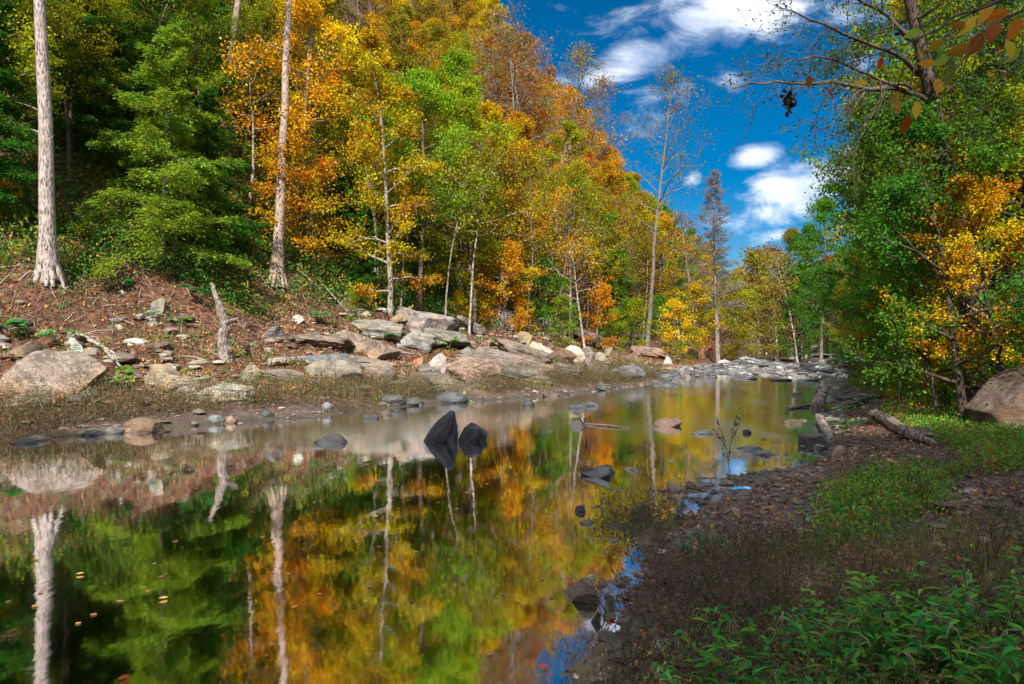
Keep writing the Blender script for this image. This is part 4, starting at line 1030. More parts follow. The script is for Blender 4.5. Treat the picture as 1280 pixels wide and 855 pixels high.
def litter(n, xr, yr, ok, L, label, seed, float_=False):
    x, y, z, a, b, c, r = land(n, xr, yr, seed); m = ok(a, b, c, x, y, z); g = Geo()
    P = np.stack([x[m], y[m], (np.zeros(m.sum()) + .006) if float_ else z[m] + .015 + r.random(m.sum()) * L * .25], 1)
    leafq(g, P, L, L * .7, .99 if float_ else .86, out=np.array([0, 0, 0.]), fold=0 if float_ else .12)
    if float_:
        for k in g.v: k[:, 2] = .006
    tag(link('fallen_leaves', g.mesh('leaves', FL)), label, None, kind='stuff')


litter(150000, (-24, 22), (13, 56), lambda a, b, c, x, y, z: (a > 1.2) & (a < 20) & (fbm2(x * .4, y * .4, 3) > -.5), .115, 'reddish fallen leaves covering the left slope', 8)
litter(34000, (0, 14), (2, 18), lambda a, b, c, x, y, z: (b > .1) & (fbm2(x * .7, y * .7 + 7, 3) > -.25), .055, 'damp red brown fallen leaves on the right bank', 9)


def blades(name, n, xr, yr, ok, H, W, label, m_, seed, lean=.5, tuft=9, spread=.1, seg=2, col=(.1, .2, .03, .5)):
    x, y, z, a, b, c, r = land(n // tuft, xr, yr, seed); m = ok(a, b, c, x, y, z); x, y, z = x[m], y[m], z[m]; k = len(x)
    x = np.repeat(x, tuft) + r.normal(size=k * tuft) * spread; y = np.repeat(y, tuft) + r.normal(size=k * tuft) * spread; z = HT(x, y); tt = np.repeat(r.random(k), tuft) * .7 + r.random(k * tuft) * .3
    N = k * tuft; h = r.uniform(*H, N); an = r.random(N) * 6.28; ln = r.random(N) * lean; dx, dy = np.cos(an), np.sin(an)
    w = W * (.6 + .8 * r.random(N)); sx, sy = -dy * w, dx * w; V = []
    for j in range(seg + 1):
        u = j / seg; ww = (1 - u * .85)
        cx_ = x + dx * ln * h * u * u; cy2 = y + dy * ln * h * u * u; cz = z - .02 + h * u * (1 - .25 * ln * u)
        V += [np.stack([cx_ - sx * ww, cy2 - sy * ww, cz], 1), np.stack([cx_ + sx * ww, cy2 + sy * ww, cz], 1)]
    V = np.stack(V, 1); q = 2 * (seg + 1); f = np.array([[2 * j, 2 * j + 1, 2 * j + 3, 2 * j + 2] for j in range(seg)])
    g = Geo(); g.add(V.reshape(-1, 3), (f[None] + (np.arange(N) * q)[:, None, None]).reshape(-1, 4), np.repeat(tt, q))
    return tag(link(name, g.mesh(name, m_), None, col), label, None, kind='stuff')


GR1 = simple('shore_grass', [(0, (.035, .06, .012)), (.35, (.09, .13, .02)), (.6, (.2, .15, .05)), (.8, (.3, .2, .1)), (1, (.2, .09, .05))], .8, .3)
GR2 = simple('bank_grass', [(0, (.015, .06, .012)), (.4, (.04, .14, .025)), (.7, (.09, .2, .03)), (.88, (.2, .17, .05)), (1, (.2, .09, .04))], .7, .3)
blades('grass', 60000, (-15, 12), (11, 40), lambda a, b, c, x, y, z: (a > .5) & (a < 3.4) & (fbm2(x * .45, y * .45, 3) > -.25 + .12 * np.maximum(0, a - 2)), (.15, .5), .008, 'tawny and green grass fringe of the left shore', GR1, 10, .9, 14, .16)
blades('grass', 26000, (-20, 16), (18, 50), lambda a, b, c, x, y, z: (a > 3) & (a < 12) & (fbm2(x * .3 + 9, y * .3, 3) > .12), (.1, .35), .012, 'light green grass patches among the rocks of the left bank', GR2, 11, .8, 12, .15)
blades('grass', 90000, (1.5, 34), (4.5, 62), lambda a, b, c, x, y, z: (b > 2.0 + .4 * np.sin(x)) & (c < 2) & (fbm2(x * .5, y * .5 + 2, 3) > -.28) & ~((np.abs(x - 3.3 - (y - 5) * .85) < .75) & (y < 8)), (.08, .3), .006, 'green weeds and grass covering the right bank', GR2, 12, .9, 12, .13)
blades('grass', 9000, (-1, 6), (1.6, 5.5), lambda a, b, c, x, y, z: (b > .5) & (fbm2(x * .9 + 2, y * .9, 3) > -.1), (.08, .35), .004, 'thin dry and green grass at the near corner', GR1, 13, .9, 10, .09)


def leafy(name, n, xr, yr, ok, L, W, Hr, label, m_, seed, tuft=14, spread=.12):
    """low leafy weeds: tufts of small leaves standing off the ground"""
    x, y, z, a, b, c, r = land(n // tuft, xr, yr, seed); m = ok(a, b, c, x, y, z); x, y = x[m], y[m]; k = len(x)
    hh = np.repeat(r.uniform(*Hr, k), tuft); x = np.repeat(x, tuft) + r.normal(size=k * tuft) * spread; y = np.repeat(y, tuft) + r.normal(size=k * tuft) * spread
    P = np.stack([x, y, HT(x, y) + .01 + r.random(k * tuft) * hh], 1); g = Geo(); t = np.repeat(r.random(k), tuft)
    leafq(g, P, L, W, .55, out=np.array([0, 0, .35]), t=t, fold=.12)
    return tag(link(name, g.mesh(name, m_)), label, None, kind='stuff')


WD1 = simple('weed_green', [(0, (.03, .13, .012)), (.35, (.07, .27, .02)), (.6, (.17, .36, .02)), (.8, (.3, .36, .03)), (.9, (.3, .18, .05)), (1, (.32, .09, .03))], .6, .35)
WD2 = simple('weed_shore', [(0, (.015, .035, .01)), (.3, (.04, .07, .015)), (.5, (.15, .09, .04)), (.7, (.2, .13, .06)), (.85, (.08, .1, .02)), (1, (.16, .07, .035))], .8, .3)
WD3 = simple('weed_dry', [(0, (.06, .03, .018)), (.35, (.14, .08, .045)), (.6, (.07, .13, .025)), (.8, (.13, .2, .035)), (.92, (.22, .15, .08)), (1, (.26, .07, .03))], .8, .2)
path_ = lambda x, y: (np.abs(x - 3.3 - (y - 5) * .85) < .75 + .25 * np.sin(y * 1.7)) & (y < 8)
leafy('ground_cover', 420000, (2, 13), (4.2, 15), lambda a, b, c, x, y, z: (b > 1.5 + .5 * np.sin(x * 1.3)) & (c < 5) & (fbm2(x * .6, y * .6 + 2, 3) > -.3) & ~path_(x, y), .045, .022, (.04, .3), 'low green weeds over the near right bank', WD1, 30, 18, .1)
leafy('ground_cover', 300000, (5, 34), (14, 52), lambda a, b, c, x, y, z: (b > 1.2 + .5 * np.sin(x * 1.3)) & (c < 6) & (fbm2(x * .6, y * .6 + 2, 3) > -.3), .08, .042, (.05, .4), 'low green weeds over the right bank upstream', WD1, 31, 16, .12)
leafy('ground_cover', 13000, (0, 7), (2.2, 5.5), lambda a, b, c, x, y, z: (b > .35) & (fbm2(x * .9, y * .9 + 5, 3) > -.12), .032, .013, (.03, .2), 'small leaved weeds at the near corner', WD1, 32, 12, .07)
leafy('ground_cover', 900000, (-15, 11), (11, 38), lambda a, b, c, x, y, z: (a > .3) & (a < 3.0) & (fbm2(x * .8, y * .8, 3) > -.22 + .14 * np.maximum(0, a - 1.5)), .075, .014, (.08, .75), 'brushy tan and green weeds along the left shore', WD2, 33, 22, .16)
leafy('ground_cover', 50000, (-20, 16), (18, 50), lambda a, b, c, x, y, z: (a > 3) & (a < 14) & (fbm2(x * .45 + 3, y * .45, 3) > .15), .09, .05, (.05, .35), 'green weeds in patches among the left bank rocks', WD1, 34, 14, .2)
leafy('ground_cover', 40000, (4, 50), (5, 80), lambda a, b, c, x, y, z: (c > -1.5) & (c < 14), .14, .09, (.2, 1.2), 'shrubby undergrowth on the right slope', WD1, 35, 24, .35)
leafy('ground_cover', 60000, (-40, 60), (28, 120), lambda a, b, c, x, y, z: (a > 9.5) & (a < 45), .2, .13, (.2, 1.3), 'leafy undergrowth of the hillside wood', simple('weed_wood', [(0, (.02, .08, .015)), (.4, (.08, .2, .025)), (.7, (.25, .26, .03)), (1, (.5, .26, .03))], .6, .35), 36, 20, .5)
# weedy islet and dry stems by the pool
leafy('ground_cover', 26000, (.6, 3.4), (4.9, 7.6), lambda a, b, c, x, y, z: (((x - 1.25) / .42) ** 2 + ((y - 6.5) / .55) ** 2 < 1) , .03, .012, (.05, .34), 'dark dry weeds growing over the islet stone', WD3, 37, 20, .05)
leafy('ground_cover', 20000, (.3, 2.6), (2.4, 5.2), lambda a, b, c, x, y, z: (b > .15) & (b < 1.7) & (x < 2.3), .026, .011, (.05, .3), 'brown dry weeds at the near water edge', WD3, 38, 24, .08)
leafy('ground_cover', 3000, (8.2, 10.5), (11, 13.5), lambda a, b, c, x, y, z: (((x - 8.55) / .35) ** 2 + ((y - 12) / .6) ** 2 < 1), .06, .04, (.1, .6), 'crimson creeper on the left side of the great slab', simple('creeper', [(0, (.12, .01, .008)), (1, (.4, .03, .02))], .6, .3), 39, 30, .12)

# ------------------------------------------------------------------ dead wood
def log_obj(name, pts_, rads, color, label, cat='log', stubs=(), knob=.3, sides=10):
    g = Geo(); P = np.array(pts_, float); n = 24; t0 = np.linspace(0, 1, len(P)); t1 = np.linspace(0, 1, n)
    Q = np.stack([np.interp(t1, t0, P[:, k]) for k in range(3)], 1) + rng.normal(size=(n, 3)) * np.mean(rads) * .12
    tube(g, Q, np.interp(t1, np.linspace(0, 1, len(rads)), rads), sides, knob=knob)
    root = link(name, g.mesh(name, BARK, False), None, color)
    for (q, d, L, r0) in stubs:
        g2 = Geo(); p0 = np.array([np.interp(q, t1, Q[:, k]) for k in range(3)])
        tube(g2, wander(p0, d, L, 8, .12), np.linspace(r0, r0 * .35, 8), 7, knob=.3); link('branch', g2.mesh('branch', BARK, False), root, color)
    return tag(root, label, cat)


def gp(px, py, dz=0.): q = hit(px, py); return (q[0], q[1], max(hz(q[0], q[1]), 0) + dz)


# forked snag of the left bank
b = base(284, 21.5); D = 21.5
def onp(px, py, D_=D): return at(px, py, D_)
P0 = b + [0, 0, -.2]
log_obj('dead_snag', [P0, onp(283, 450), onp(278, 428), onp(281, 408), onp(276, 385), onp(268, 366), onp(264, 354)], [.24, .2, .17, .16, .11, .07, .05], (.27, .22, .2, .5), 'forked grey dead snag standing at the foot of the slope', 'dead tree',
        stubs=[(.52, onp(298, 402) - onp(281, 412), .55, .09), (.2, onp(292, 440) - onp(282, 452), .35, .1)])
log_obj('fallen_log', [gp(336, 458, .12), gp(365, 456, .16), gp(400, 457, .2), gp(430, 460, .22), gp(455, 464, .16)], [.13, .12, .11, .09, .07], (.36, .29, .25, .5), 'weathered fallen log lying on the slabs beside the snag', stubs=[(.08, (-.3, -.4, -.3), .35, .05)])
for i, (a_, b_, r_, c_, lb) in enumerate([((700, 462), (735, 448), .035, (.4, .33, .27, .5), 'thin bleached pole on the rocks left of the pale round boulder'), ((640, 467), (700, 452), .04, (.42, .35, .3, .5), 'long pale pole slanting up to the brown hump'),
                                          ((568, 470), (585, 455), .04, (.35, .3, .26, .5), 'short grey stick against the wide brown slab'), ((440, 399), (398, 352), .05, (.3, .25, .22, .5), 'long grey branch lying down the slope right of the mottled trunk'),
                                          ((300, 330), (345, 385), .06, (.33, .26, .22, .5), 'bare pole lying down the slope below the hemlock'), ((262, 306), (330, 378), .05, (.3, .22, .18, .5), 'brown pole parallel to the bare one below the hemlock'),
                                          ((95, 420), (150, 452), .06, (.42, .36, .3, .5), 'pale split branch on the leaves right of the white stone'), ((130, 440), (158, 470), .05, (.38, .33, .3, .5), 'short bleached branch above the brown flat stone'),
                                          ((105, 498), (145, 482), .06, (.36, .3, .24, .5), 'short log slanting right of the largest boulder'), ((740, 392), (790, 425), .07, (.2, .15, .12, .5), 'dark log lying down the bank below the tallest slim tree'),
                                          ((765, 390), (812, 432), .06, (.3, .22, .17, .5), 'brown log beside the dark one on the far bank'), ((515, 372), (545, 352), .03, (.4, .34, .28, .5), 'thin leaning stick above the layered outcrop'),
                                          ((855, 445), (875, 430), .05, (.3, .25, .2, .5), 'grey stick near the bright pointed stone'), ((365, 335), (408, 372), .035, (.38, .32, .28, .5), 'slim bare stick below the golden sapling')]):
    A_, B_ = gp(*a_, r_ + .04), gp(*b_, r_ + .04); M2 = (np.array(A_) + B_) / 2; M2[2] = max(M2[2], hz(M2[0], M2[1]) + .06)
    log_obj('fallen_branch', [A_, M2, B_], [r_, r_ * .8, r_ * .4], c_, lb, 'branch', knob=.2, sides=7, stubs=[(.6, rng.normal(size=3) + [0, 0, .6], .4, r_ * .4)])
# exposed roots below the mottled trunk
for i, (dx, L) in enumerate([(-.9, 1.4), (-.2, 1.8), (.5, 1.6), (1.0, 2.2)]):
    b0 = base(346, 33.7); P = [b0 + [dx * .2, -.1, .35], b0 + [dx * .6, -.7, .12], b0 + [dx * 1.1, -L, .08]]; P[1][2] = hz(P[1][0], P[1][1]) + .1; P[2][2] = hz(P[2][0], P[2][1]) + .02
    log_obj('tree_root', P, [.09, .06, .02], (.34, .28, .24, .5), ['leftmost', 'second', 'third', 'rightmost'][i] + ' bare root running down from the mottled trunk', 'root', knob=.2, sides=7)
# right bank driftwood
log_obj('driftwood_log', [gp(1092, 524, .12), gp(1110, 534, .13), gp(1135, 550, .12), gp(1168, 560, .05)], [.10, .11, .09, .05], (.27, .21, .18, .5), 'long driftwood log in the weeds of the right bank', stubs=[(.7, (.5, -.1, .15), .45, .05)])
log_obj('driftwood_stump', [gp(1022, 512, .0), gp(1026, 505, .22), gp(1034, 500, .42)], [.2, .14, .08], (.30, .23, .2, .5), 'pale broken stump by the right water edge', 'stump', stubs=[(.3, (.8, -.2, .25), .45, .07), (.5, (-.5, .1, .5), .3, .05), (.2, (.6, -.5, .1), .5, .06)])
log_obj('driftwood_log', [gp(1024, 528, .1), gp(1032, 545, .12), gp(1040, 556, .08)], [.09, .08, .05], (.30, .24, .2, .5), 'short driftwood piece below the broken stump')
log_obj('driftwood_log', [gp(985, 512, .03), gp(1018, 508, .06)], [.05, .04], (.22, .18, .15, .5), 'small dark log pointing into the water from the stump')
log_obj('driftwood_log', [gp(1060, 512, .1), gp(1090, 500, .1), gp(1125, 498, .05)], [.06, .07, .03], (.16, .10, .07, .5), 'dark rotten log behind the long driftwood log')
log_obj('sunken_stick', [(at(728, 530, 15.1)[0], 15.1, .01), (at(760, 533, 14.6)[0], 14.6, .03), (at(788, 535, 14.3)[0], 14.3, .01)], [.02, .025, .012], (.12, .09, .07, .5), 'thin sunken stick drifting beside the black stone', 'stick', knob=.2, sides=7)
log_obj('slim_pole', [base(1125, 16) + [0, 0, -.2], at(1125, 410, 16), at(1127, 385, 16)], [.035, .03, .022], (.34, .27, .24, .5), 'slim pale pole standing before the right slope', 'pole', stubs=[(.95, (.8, 0, .15), .3, .015), (.9, (-.5, 0, .4), .25, .012)], knob=.2, sides=7)
# wood of the right slope: leaning trunks and hanging roots
for px, D_, pth, r_, c_, lb in [(1250, 12.5, [(1262, 425), (1232, 395), (1205, 380)], .05, (.24, .15, .1, .5), 'bare root slanting down the earth bank above the great slab'), (1190, 14, [(1195, 385), (1175, 410), (1165, 432)], .045, (.2, .13, .09, .5), 'brown root hanging on the earth bank'),
                                (1215, 14, [(1232, 350), (1215, 385), (1190, 420)], .05, (.22, .14, .1, .5), 'second brown root right of the hanging one')]:
    log_obj('tree_root', [at(a, b_, D_ + .3 * k) for k, (a, b_) in enumerate(pth)], [r_, r_ * .8, r_ * .4], c_, lb, 'root', knob=.25, sides=7)

# ------------------------------------------------------------------ near trees of the right slope
NEAR = [build(grow(700 + i, H=9, r0=.13, cb=.12, cr=2.7, nb=24, nleaf=20000, ls=.095, lw=.068, sub=8, spread=.17, lean=-.12), 'near_leaf') for i in range(3)]
NHEM = build(hemlock(720, H=8, cr=2.5, nb=80, per=60, ls=.15, lw=.05), 'near_hemlock')
for px, D, s, v, c, lb in [(1345, 13.5, .75, 0, 'yellowgreen', 'yellow green tree at the right edge above the great slab'), (1250, 16, .85, 1, 'gold', 'golden leaved tree just left of the right edge'), (1208, 12.4, .66, 1, 'green', 'green tree in front of the dark leaning trunk'), (1262, 12.2, .5, 0, 'gold', 'small golden tree beside the great slab'), (1175, 14.5, .5, 2, 'green', 'small green tree left of the one before the dark trunk'), (1205, 18, .8, 2, 'lime', 'bright green tree behind the dark leaning trunk'),
                           (1160, 21, .95, 0, 'green', 'green tree between the slim pole and the dark leaning trunk'), (1152, 26, .85, 1, 'gold', 'golden tree behind the slim pale pole'), (1128, 31, .72, 2, 'green', 'dense deep green tree over the wet rock steps'),
                           (1092, 37, .62, 0, 'yellowgreen', 'yellow green tree left of the dense deep green one'), (1180, 24, 1.2, 1, 'yellowgreen', 'tall yellow green tree under the overhanging limb'), (1330, 15, 1.1, 2, 'lime', 'lime green tree half cut by the right edge'),
                           (1230, 22, 1.3, 0, 'lime', 'tall lime green tree on the slope behind the golden one'), (1168, 33, 1.2, 2, 'gold', 'tall golden tree up the slope past the slim pole'), (1275, 19, 1.2, 1, 'gold', 'tall golden tree above the yellow green edge tree'),
                           (1055, 50, .8, 0, 'dkgreen', 'dark green tree right of the scarlet topped tree')]:
    p = base(px, D); tree('broadleaf_tree', NEAR[v], p, c, 'dark', lb, s, rz=0)
for px, D, s, c, lb in [(1118, 24, .5, 'green', 'deep green hemlock over the rock steps'), (1160, 29, .9, 'green', 'dark hemlock up the slope above the slim pole'), (1068, 46, .8, 'spruce', 'deep green hemlock at the right end of the water'), (1108, 42, .8, 'green', 'tall dark hemlock behind the rock steps')]:
    p = base(px, D); tree('hemlock_tree', NHEM, p, c, 'brown', lb, s)
for px, D, s, v, c, lb in [(1170, 15.5, .3, 0, 'yellowgreen', 'small yellow green bush left of the hanging root'), (1220, 13.5, .28, 1, 'green', 'small green bush over the hanging roots'), (1140, 18, .35, 2, 'yellowgreen', 'low yellow green bush right of the slim pole'), (1300, 14.5, .35, 3, 'lime', 'lime bush right above the great slab'),
                           (1080, 27, .5, 0, 'green', 'green bush before the dense deep green tree'), (1105, 21, .3, 1, 'olive', 'olive bush left of the slim pole'), (1060, 33, .6, 2, 'olive', 'olive bush at the edge of the rock steps'), (1195, 16.5, .45, 1, 'gold', 'golden bush on the earth bank'), (1240, 14.5, .4, 2, 'olive', 'olive bush on the earth bank above the roots')]:
    p = base(px, D); tree('bush', SAP[v], p, c, 'brown', lb, s, cat='bush')

# --- the overhanging tree: dark limbs reaching out over the water
def limb(g, g2, pth, r0, r1, twigs=16, L=1.1, leaf=8, down=.0):
    P = np.array([at(*q) for q in pth]); n = 16; t0 = np.linspace(0, 1, len(P)); t1 = np.linspace(0, 1, n)
    Q = np.stack([np.interp(t1, t0, P[:, k]) for k in range(3)], 1); Q[1:-1] = (Q[:-2] + 2 * Q[1:-1] + Q[2:]) / 4; Q += rng.normal(size=Q.shape) * .02
    rad = np.linspace(r0, r1, n); tube(g, Q, rad, 7 if r0 > .04 else 5, cap=False); dirn = nrm(Q[-1] - Q[0]); A = []
    for k in range(twigs):
        s = .15 + .85 * (k + rng.random()) / twigs; q = np.array([np.interp(s, t1, Q[:, c]) for c in range(3)])
        d = nrm(dirn * .9 + rng.normal(size=3) * .75 + [0, 0, -down]); l = L * (.5 + .8 * rng.random()) * (1.1 - .5 * s)
        tw = wander(q, d, l, 8, .16, .02); tube(g, tw, np.linspace(max(.006, np.interp(s, t1, rad) * .35), .003, 8), 4, cap=False); A.append(tw[3:])
        for j in range(5):
            q2 = tw[rng.integers(2, 8)]; t2 = wander(q2, nrm(d + rng.normal(size=3) * .7 + [0, 0, -down]), l * .4 * (.5 + rng.random()), 5, .2, .02)
            tube(g, t2, np.linspace(.004, .002, 5), 3, cap=False); A.append(t2[1:])
    if leaf:
        A = np.concatenate(A); i = rng.integers(0, len(A), leaf * twigs)
        leafq(g2, A[i] + rng.normal(size=(len(i), 3)) * .05, .055, .032, .3, out=np.array([0, 0, -.4]))


root = bpy.data.objects.new('overhanging_tree', None); COL.objects.link(root); b = base(1222, 14); root.location = (0, 0, 0)
tag(root, 'dark tree leaning out from the right slope, bare limbs over the water', 'tree')
g1, gt, gl_ = Geo(), Geo(), Geo()
P = np.array([b + [0, 0, -.3], at(1208, 330, 13.8), at(1188, 230, 13.4), at(1166, 130, 13), at(1148, 50, 12.6), at(1128, -40, 12.2), at(1108, -140, 12), at(1085, -260, 12)])
tube(gt, P, [.2, .17, .15, .12, .10, .085, .07, .05], 10, cap=False, knob=.15)
P = np.array([at(1180, 190, 13.3), at(1162, 90, 13.2), at(1140, 0, 13), at(1120, -90, 12.9), at(1110, -200, 12.9)]); tube(gt, P, [.09, .08, .07, .055, .04], 8, cap=False, knob=.15)
link('trunk', gt.mesh('trunk', BARK, True), root, (.055, .036, .027, .5))
limb(g1, gl_, [(1166, 128, 13), (1130, 108, 12.6), (1085, 112, 12.2), (1046, 103, 11.8), (1010, 108, 11.4), (960, 102, 11.1), (920, 108, 10.9)], .055, .008, 26, 1.1, 14, .05)
limb(g1, gl_, [(1140, 110, 12.6), (1100, 100, 12.3), (1060, 80, 12), (1030, 70, 11.8), (990, 74, 11.5), (955, 86, 11.3)], .035, .006, 22, 1.0, 14, .05)
limb(g1, gl_, [(1160, 100, 13), (1120, 66, 12.5), (1080, 50, 12), (1040, 36, 11.6), (1000, 18, 11.4), (970, 6, 11.2)], .045, .006, 22, 1.3, 16)
limb(g1, gl_, [(1150, 60, 12.7), (1110, 20, 12.5), (1060, -5, 12.2), (1010, -20, 12), (975, -40, 12)], .045, .006, 18, 1.2, 20)
limb(g1, gl_, [(1085, 112, 12.2), (1060, 140, 12.1), (1030, 165, 12), (1005, 150, 11.9)], .02, .004, 14, 1.0, 14, .3)
limb(g1, gl_, [(1110, 110, 12.4), (1085, 150, 12.3), (1068, 185, 12.2), (1055, 200, 12.2)], .02, .004, 14, .9, 22, .3)
for q in [[(1160, 110, 13), (1130, 130, 13), (1100, 150, 13), (1075, 150, 13)], [(1175, 160, 13.3), (1140, 160, 13), (1110, 175, 13), (1085, 190, 13)], [(1140, 20, 12.6), (1100, 40, 12.8), (1070, 60, 13), (1050, 80, 13)], [(1150, 70, 12.7), (1190, 40, 12.2), (1230, 20, 12), (1270, 30, 12)],
          [(1140, 30, 12.5), (1180, 0, 12), (1230, -20, 12), (1280, -10, 11.5)], [(1165, 130, 13), (1200, 100, 12.6), (1240, 80, 12.3), (1280, 90, 12)], [(1130, -30, 12.2), (1100, -40, 12.4), (1060, -60, 12.8)], [(1130, -30, 12.2), (1160, -60, 12), (1200, -70, 12)], [(1170, 150, 13.2), (1210, 140, 13), (1250, 130, 13)], [(1120, 40, 12.8), (1150, 60, 13.4), (1180, 60, 13.8)], [(1180, 200, 13.4), (1150, 215, 13), (1120, 225, 13), (1095, 235, 13)]]:
    limb(g1, gl_, q, .03, .005, 16, 1.0, 110, .1)
link('branches', g1.mesh('limbs', BARK, True), root, (.07, .05, .04, .5)); link('crown', gl_.mesh('foliage', LEAF), root, (.05, .12, .02, .6))
# a dark clot of dead leaves caught on the limb
g = Geo(); c0 = at(983, 124, 11.2); c = c0 + rng.normal(size=(60, 3)) * [.07, .05, .05]; c[30:] = c0 + [.04, 0, -.09] + rng.normal(size=(30, 3)) * [.04, .04, .08]; leafq(g, c, .12, .07, .2)
tag(link('leaf_clump', g.mesh('clump', LEAF), None, (.03, .02, .015, .2)), 'black clot of dead leaves hanging from the bare limb', 'leaf clump')


def bigleaf(g, c, d, n, L, W, t, fold=.25, curl=.25, seg=3):
    """one pointed leaf, creased along its midrib and drooping at the tip"""
    d = nrm(np.asarray(d, float)); s = nrm(np.cross(d, n)); n = np.cross(s, d); prof = [.06, .62, .92, 1., .9, .62, .25, .02]; V = []
    for j in range(8):
        u = j / 7; w = W * .5 * prof[j]; m = c + d * L * u - n * curl * L * u * u; V += [m - s * w + n * w * fold, m, m + s * w + n * w * fold]
    f = []
    for j in range(7): f += [[3 * j, 3 * j + 1, 3 * j + 4, 3 * j + 3], [3 * j + 1, 3 * j + 2, 3 * j + 5, 3 * j + 4]]
    g.add(np.array(V), np.array(f), t)


# --- near branch with big autumn leaves, from a sapling standing just right of the frame
root = bpy.data.objects.new('elm_sapling', None); COL.objects.link(root); tag(root, 'near sapling twigs with large yellow and orange leaves at the top right corner', 'tree')
gw = Geo(); tb = np.array([2.75, 2.45, hz(2.75, 2.45)]); tube(gw, np.array([tb - [0, 0, .1], tb + [0, .02, 1.2], tb + [-.05, .05, 2.2], tb + [-.1, .1, 3.3]]), [.03, .026, .02, .01], 8, cap=False)
GLs = {k: Geo() for k in ('orange', 'yellow', 'green')}; top = tb + [-.07, .07, 2.6]
def twig_(pth, r0, leaves):
    P = np.array([np.array(top) if q == 0 else at(*q) for q in pth]); n = 14; t0 = np.linspace(0, 1, len(P)); t1 = np.linspace(0, 1, n); Q = np.stack([np.interp(t1, t0, P[:, k]) for k in range(3)], 1)
    tube(gw, Q, np.linspace(r0, .0012, n), 5, cap=False)
for q in [[0, (1290, -20, 2.55), (1244, 2, 2.5), (1190, 28, 2.5), (1140, 52, 2.5), (1095, 68, 2.5), (1054, 81, 2.5)], [0, (1285, 10, 2.5), (1250, 25, 2.45), (1215, 60, 2.4), (1190, 95, 2.4), (1170, 105, 2.4)], [0, (1292, 60, 2.3), (1270, 80, 2.3), (1240, 110, 2.3), (1215, 145, 2.3)], [0, (1275, -10, 2.4), (1230, 10, 2.4), (1190, 20, 2.35), (1150, 60, 2.35), (1135, 120, 2.35)]]:
    twig_(q, .006, 0)
for px, py, w, a, c in [(1262, 14, 32, 200, 'orange'), (1275, 22, 30, 250, 'orange'), (1240, 5, 26, 240, 'yellow'), (1213, 56, 30, 215, 'yellow'), (1205, 32, 24, 200, 'orange'), (1188, 68, 26, 215, 'green'), (1190, 84, 30, 250, 'green'), (1172, 98, 22, 270, 'yellow'), (1168, 78, 20, 190, 'orange'), (1103, 72, 14, 265, 'orange'), (1150, 62, 13, 260, 'orange'),
                        (1012, 94, 15, 250, 'orange'), (1034, 112, 16, 290, 'orange'), (1084, 102, 18, 200, 'yellow'), (1122, 120, 18, 230, 'yellow'), (1137, 144, 26, 250, 'orange'), (1152, 132, 28, 330, 'green'), (1148, 126, 22, 270, 'yellow'), (1124, 128, 16, 260, 'orange'), (1180, 50, 22, 230, 'yellow'), (1228, 40, 34, 240, 'orange'), (1245, 30, 34, 255, 'red'), (1258, 50, 26, 280, 'yellow'), (1152, 38, 22, 205, 'green'), (1220, 20, 28, 225, 'yellow'), (1276, 60, 26, 230, 'green')]:
    D_ = 2.4 + rng.random() * .15; p = at(px, py, D_); L = w / F * D_ * 1.05; an = R(a) + rng.normal() * .2; d = np.array([math.cos(an), rng.normal() * .35, math.sin(an)]); nn = nrm(np.array([rng.normal() * .5, -.9, rng.normal() * .6]))
    bigleaf(GLs['orange' if c == 'red' else c], p, d, nn, L, L * .5, rng.random())
    tube(gw, np.array([p, p - nrm(d) * .03 + [0, 0, .015]]), [.0012, .0012], 4, cap=False)
link('trunk', gw.mesh('twigs', BARK, True), root, (.12, .08, .06, .5))
for k, c in (('orange', (.55, .17, .02, .5)), ('yellow', (.6, .38, .04, .4)), ('green', (.3, .38, .05, .4))): link('leaves', GLs[k].mesh('big_leaves', LEAF), root, c)['label'] = k + ' leaves'

# ------------------------------------------------------------------ plants that can be told apart
def lanceolate(seed, n=9, H=.6, L=.16, W=.032, spread=.3, tassel=True):
    r = np.random.default_rng(seed); gs, gl = Geo(), Geo(); heads = []
    for k in range(n):
        az = r.random() * 6.28; d = np.array([math.cos(az) * spread * 1.6, math.sin(az) * spread * 1.6, 1.]); h = H * (.6 + .5 * r.random())
        st = wander((math.cos(az) * .05, math.sin(az) * .05, -.02), d, h, 9, .06, .05, r); tube(gs, st, np.linspace(.005, .002, 9), 4, cap=False)
        for j in range(2, 9):
            for q in (0, 1):
                a2 = r.random() * 6.28; dd = np.array([math.cos(a2), math.sin(a2), .25 + r.random() * .4]); l = L * (.6 + .6 * r.random()) * (1.1 - .06 * j)
                bigleaf(gl, st[j], dd, (r.normal() * .25, r.normal() * .25, 1), l, W * (.7 + .6 * r.random()), r.random(), .3, .45)
        if tassel and r.random() < .6:
            gt_ = Geo()
            for q in range(4):
                tt = wander(st[-1], (r.normal(), r.normal(), .4), .07 + .05 * r.random(), 6, .2, .5, r); tube(gt_, tt, np.linspace(.004, .0015, 6), 5, cap=False)
            heads.append(gt_.mesh('seed_head', BARK, True))
    return gs.mesh('stems', BARK, True), gl.mesh('plant_leaves', LEAF), heads


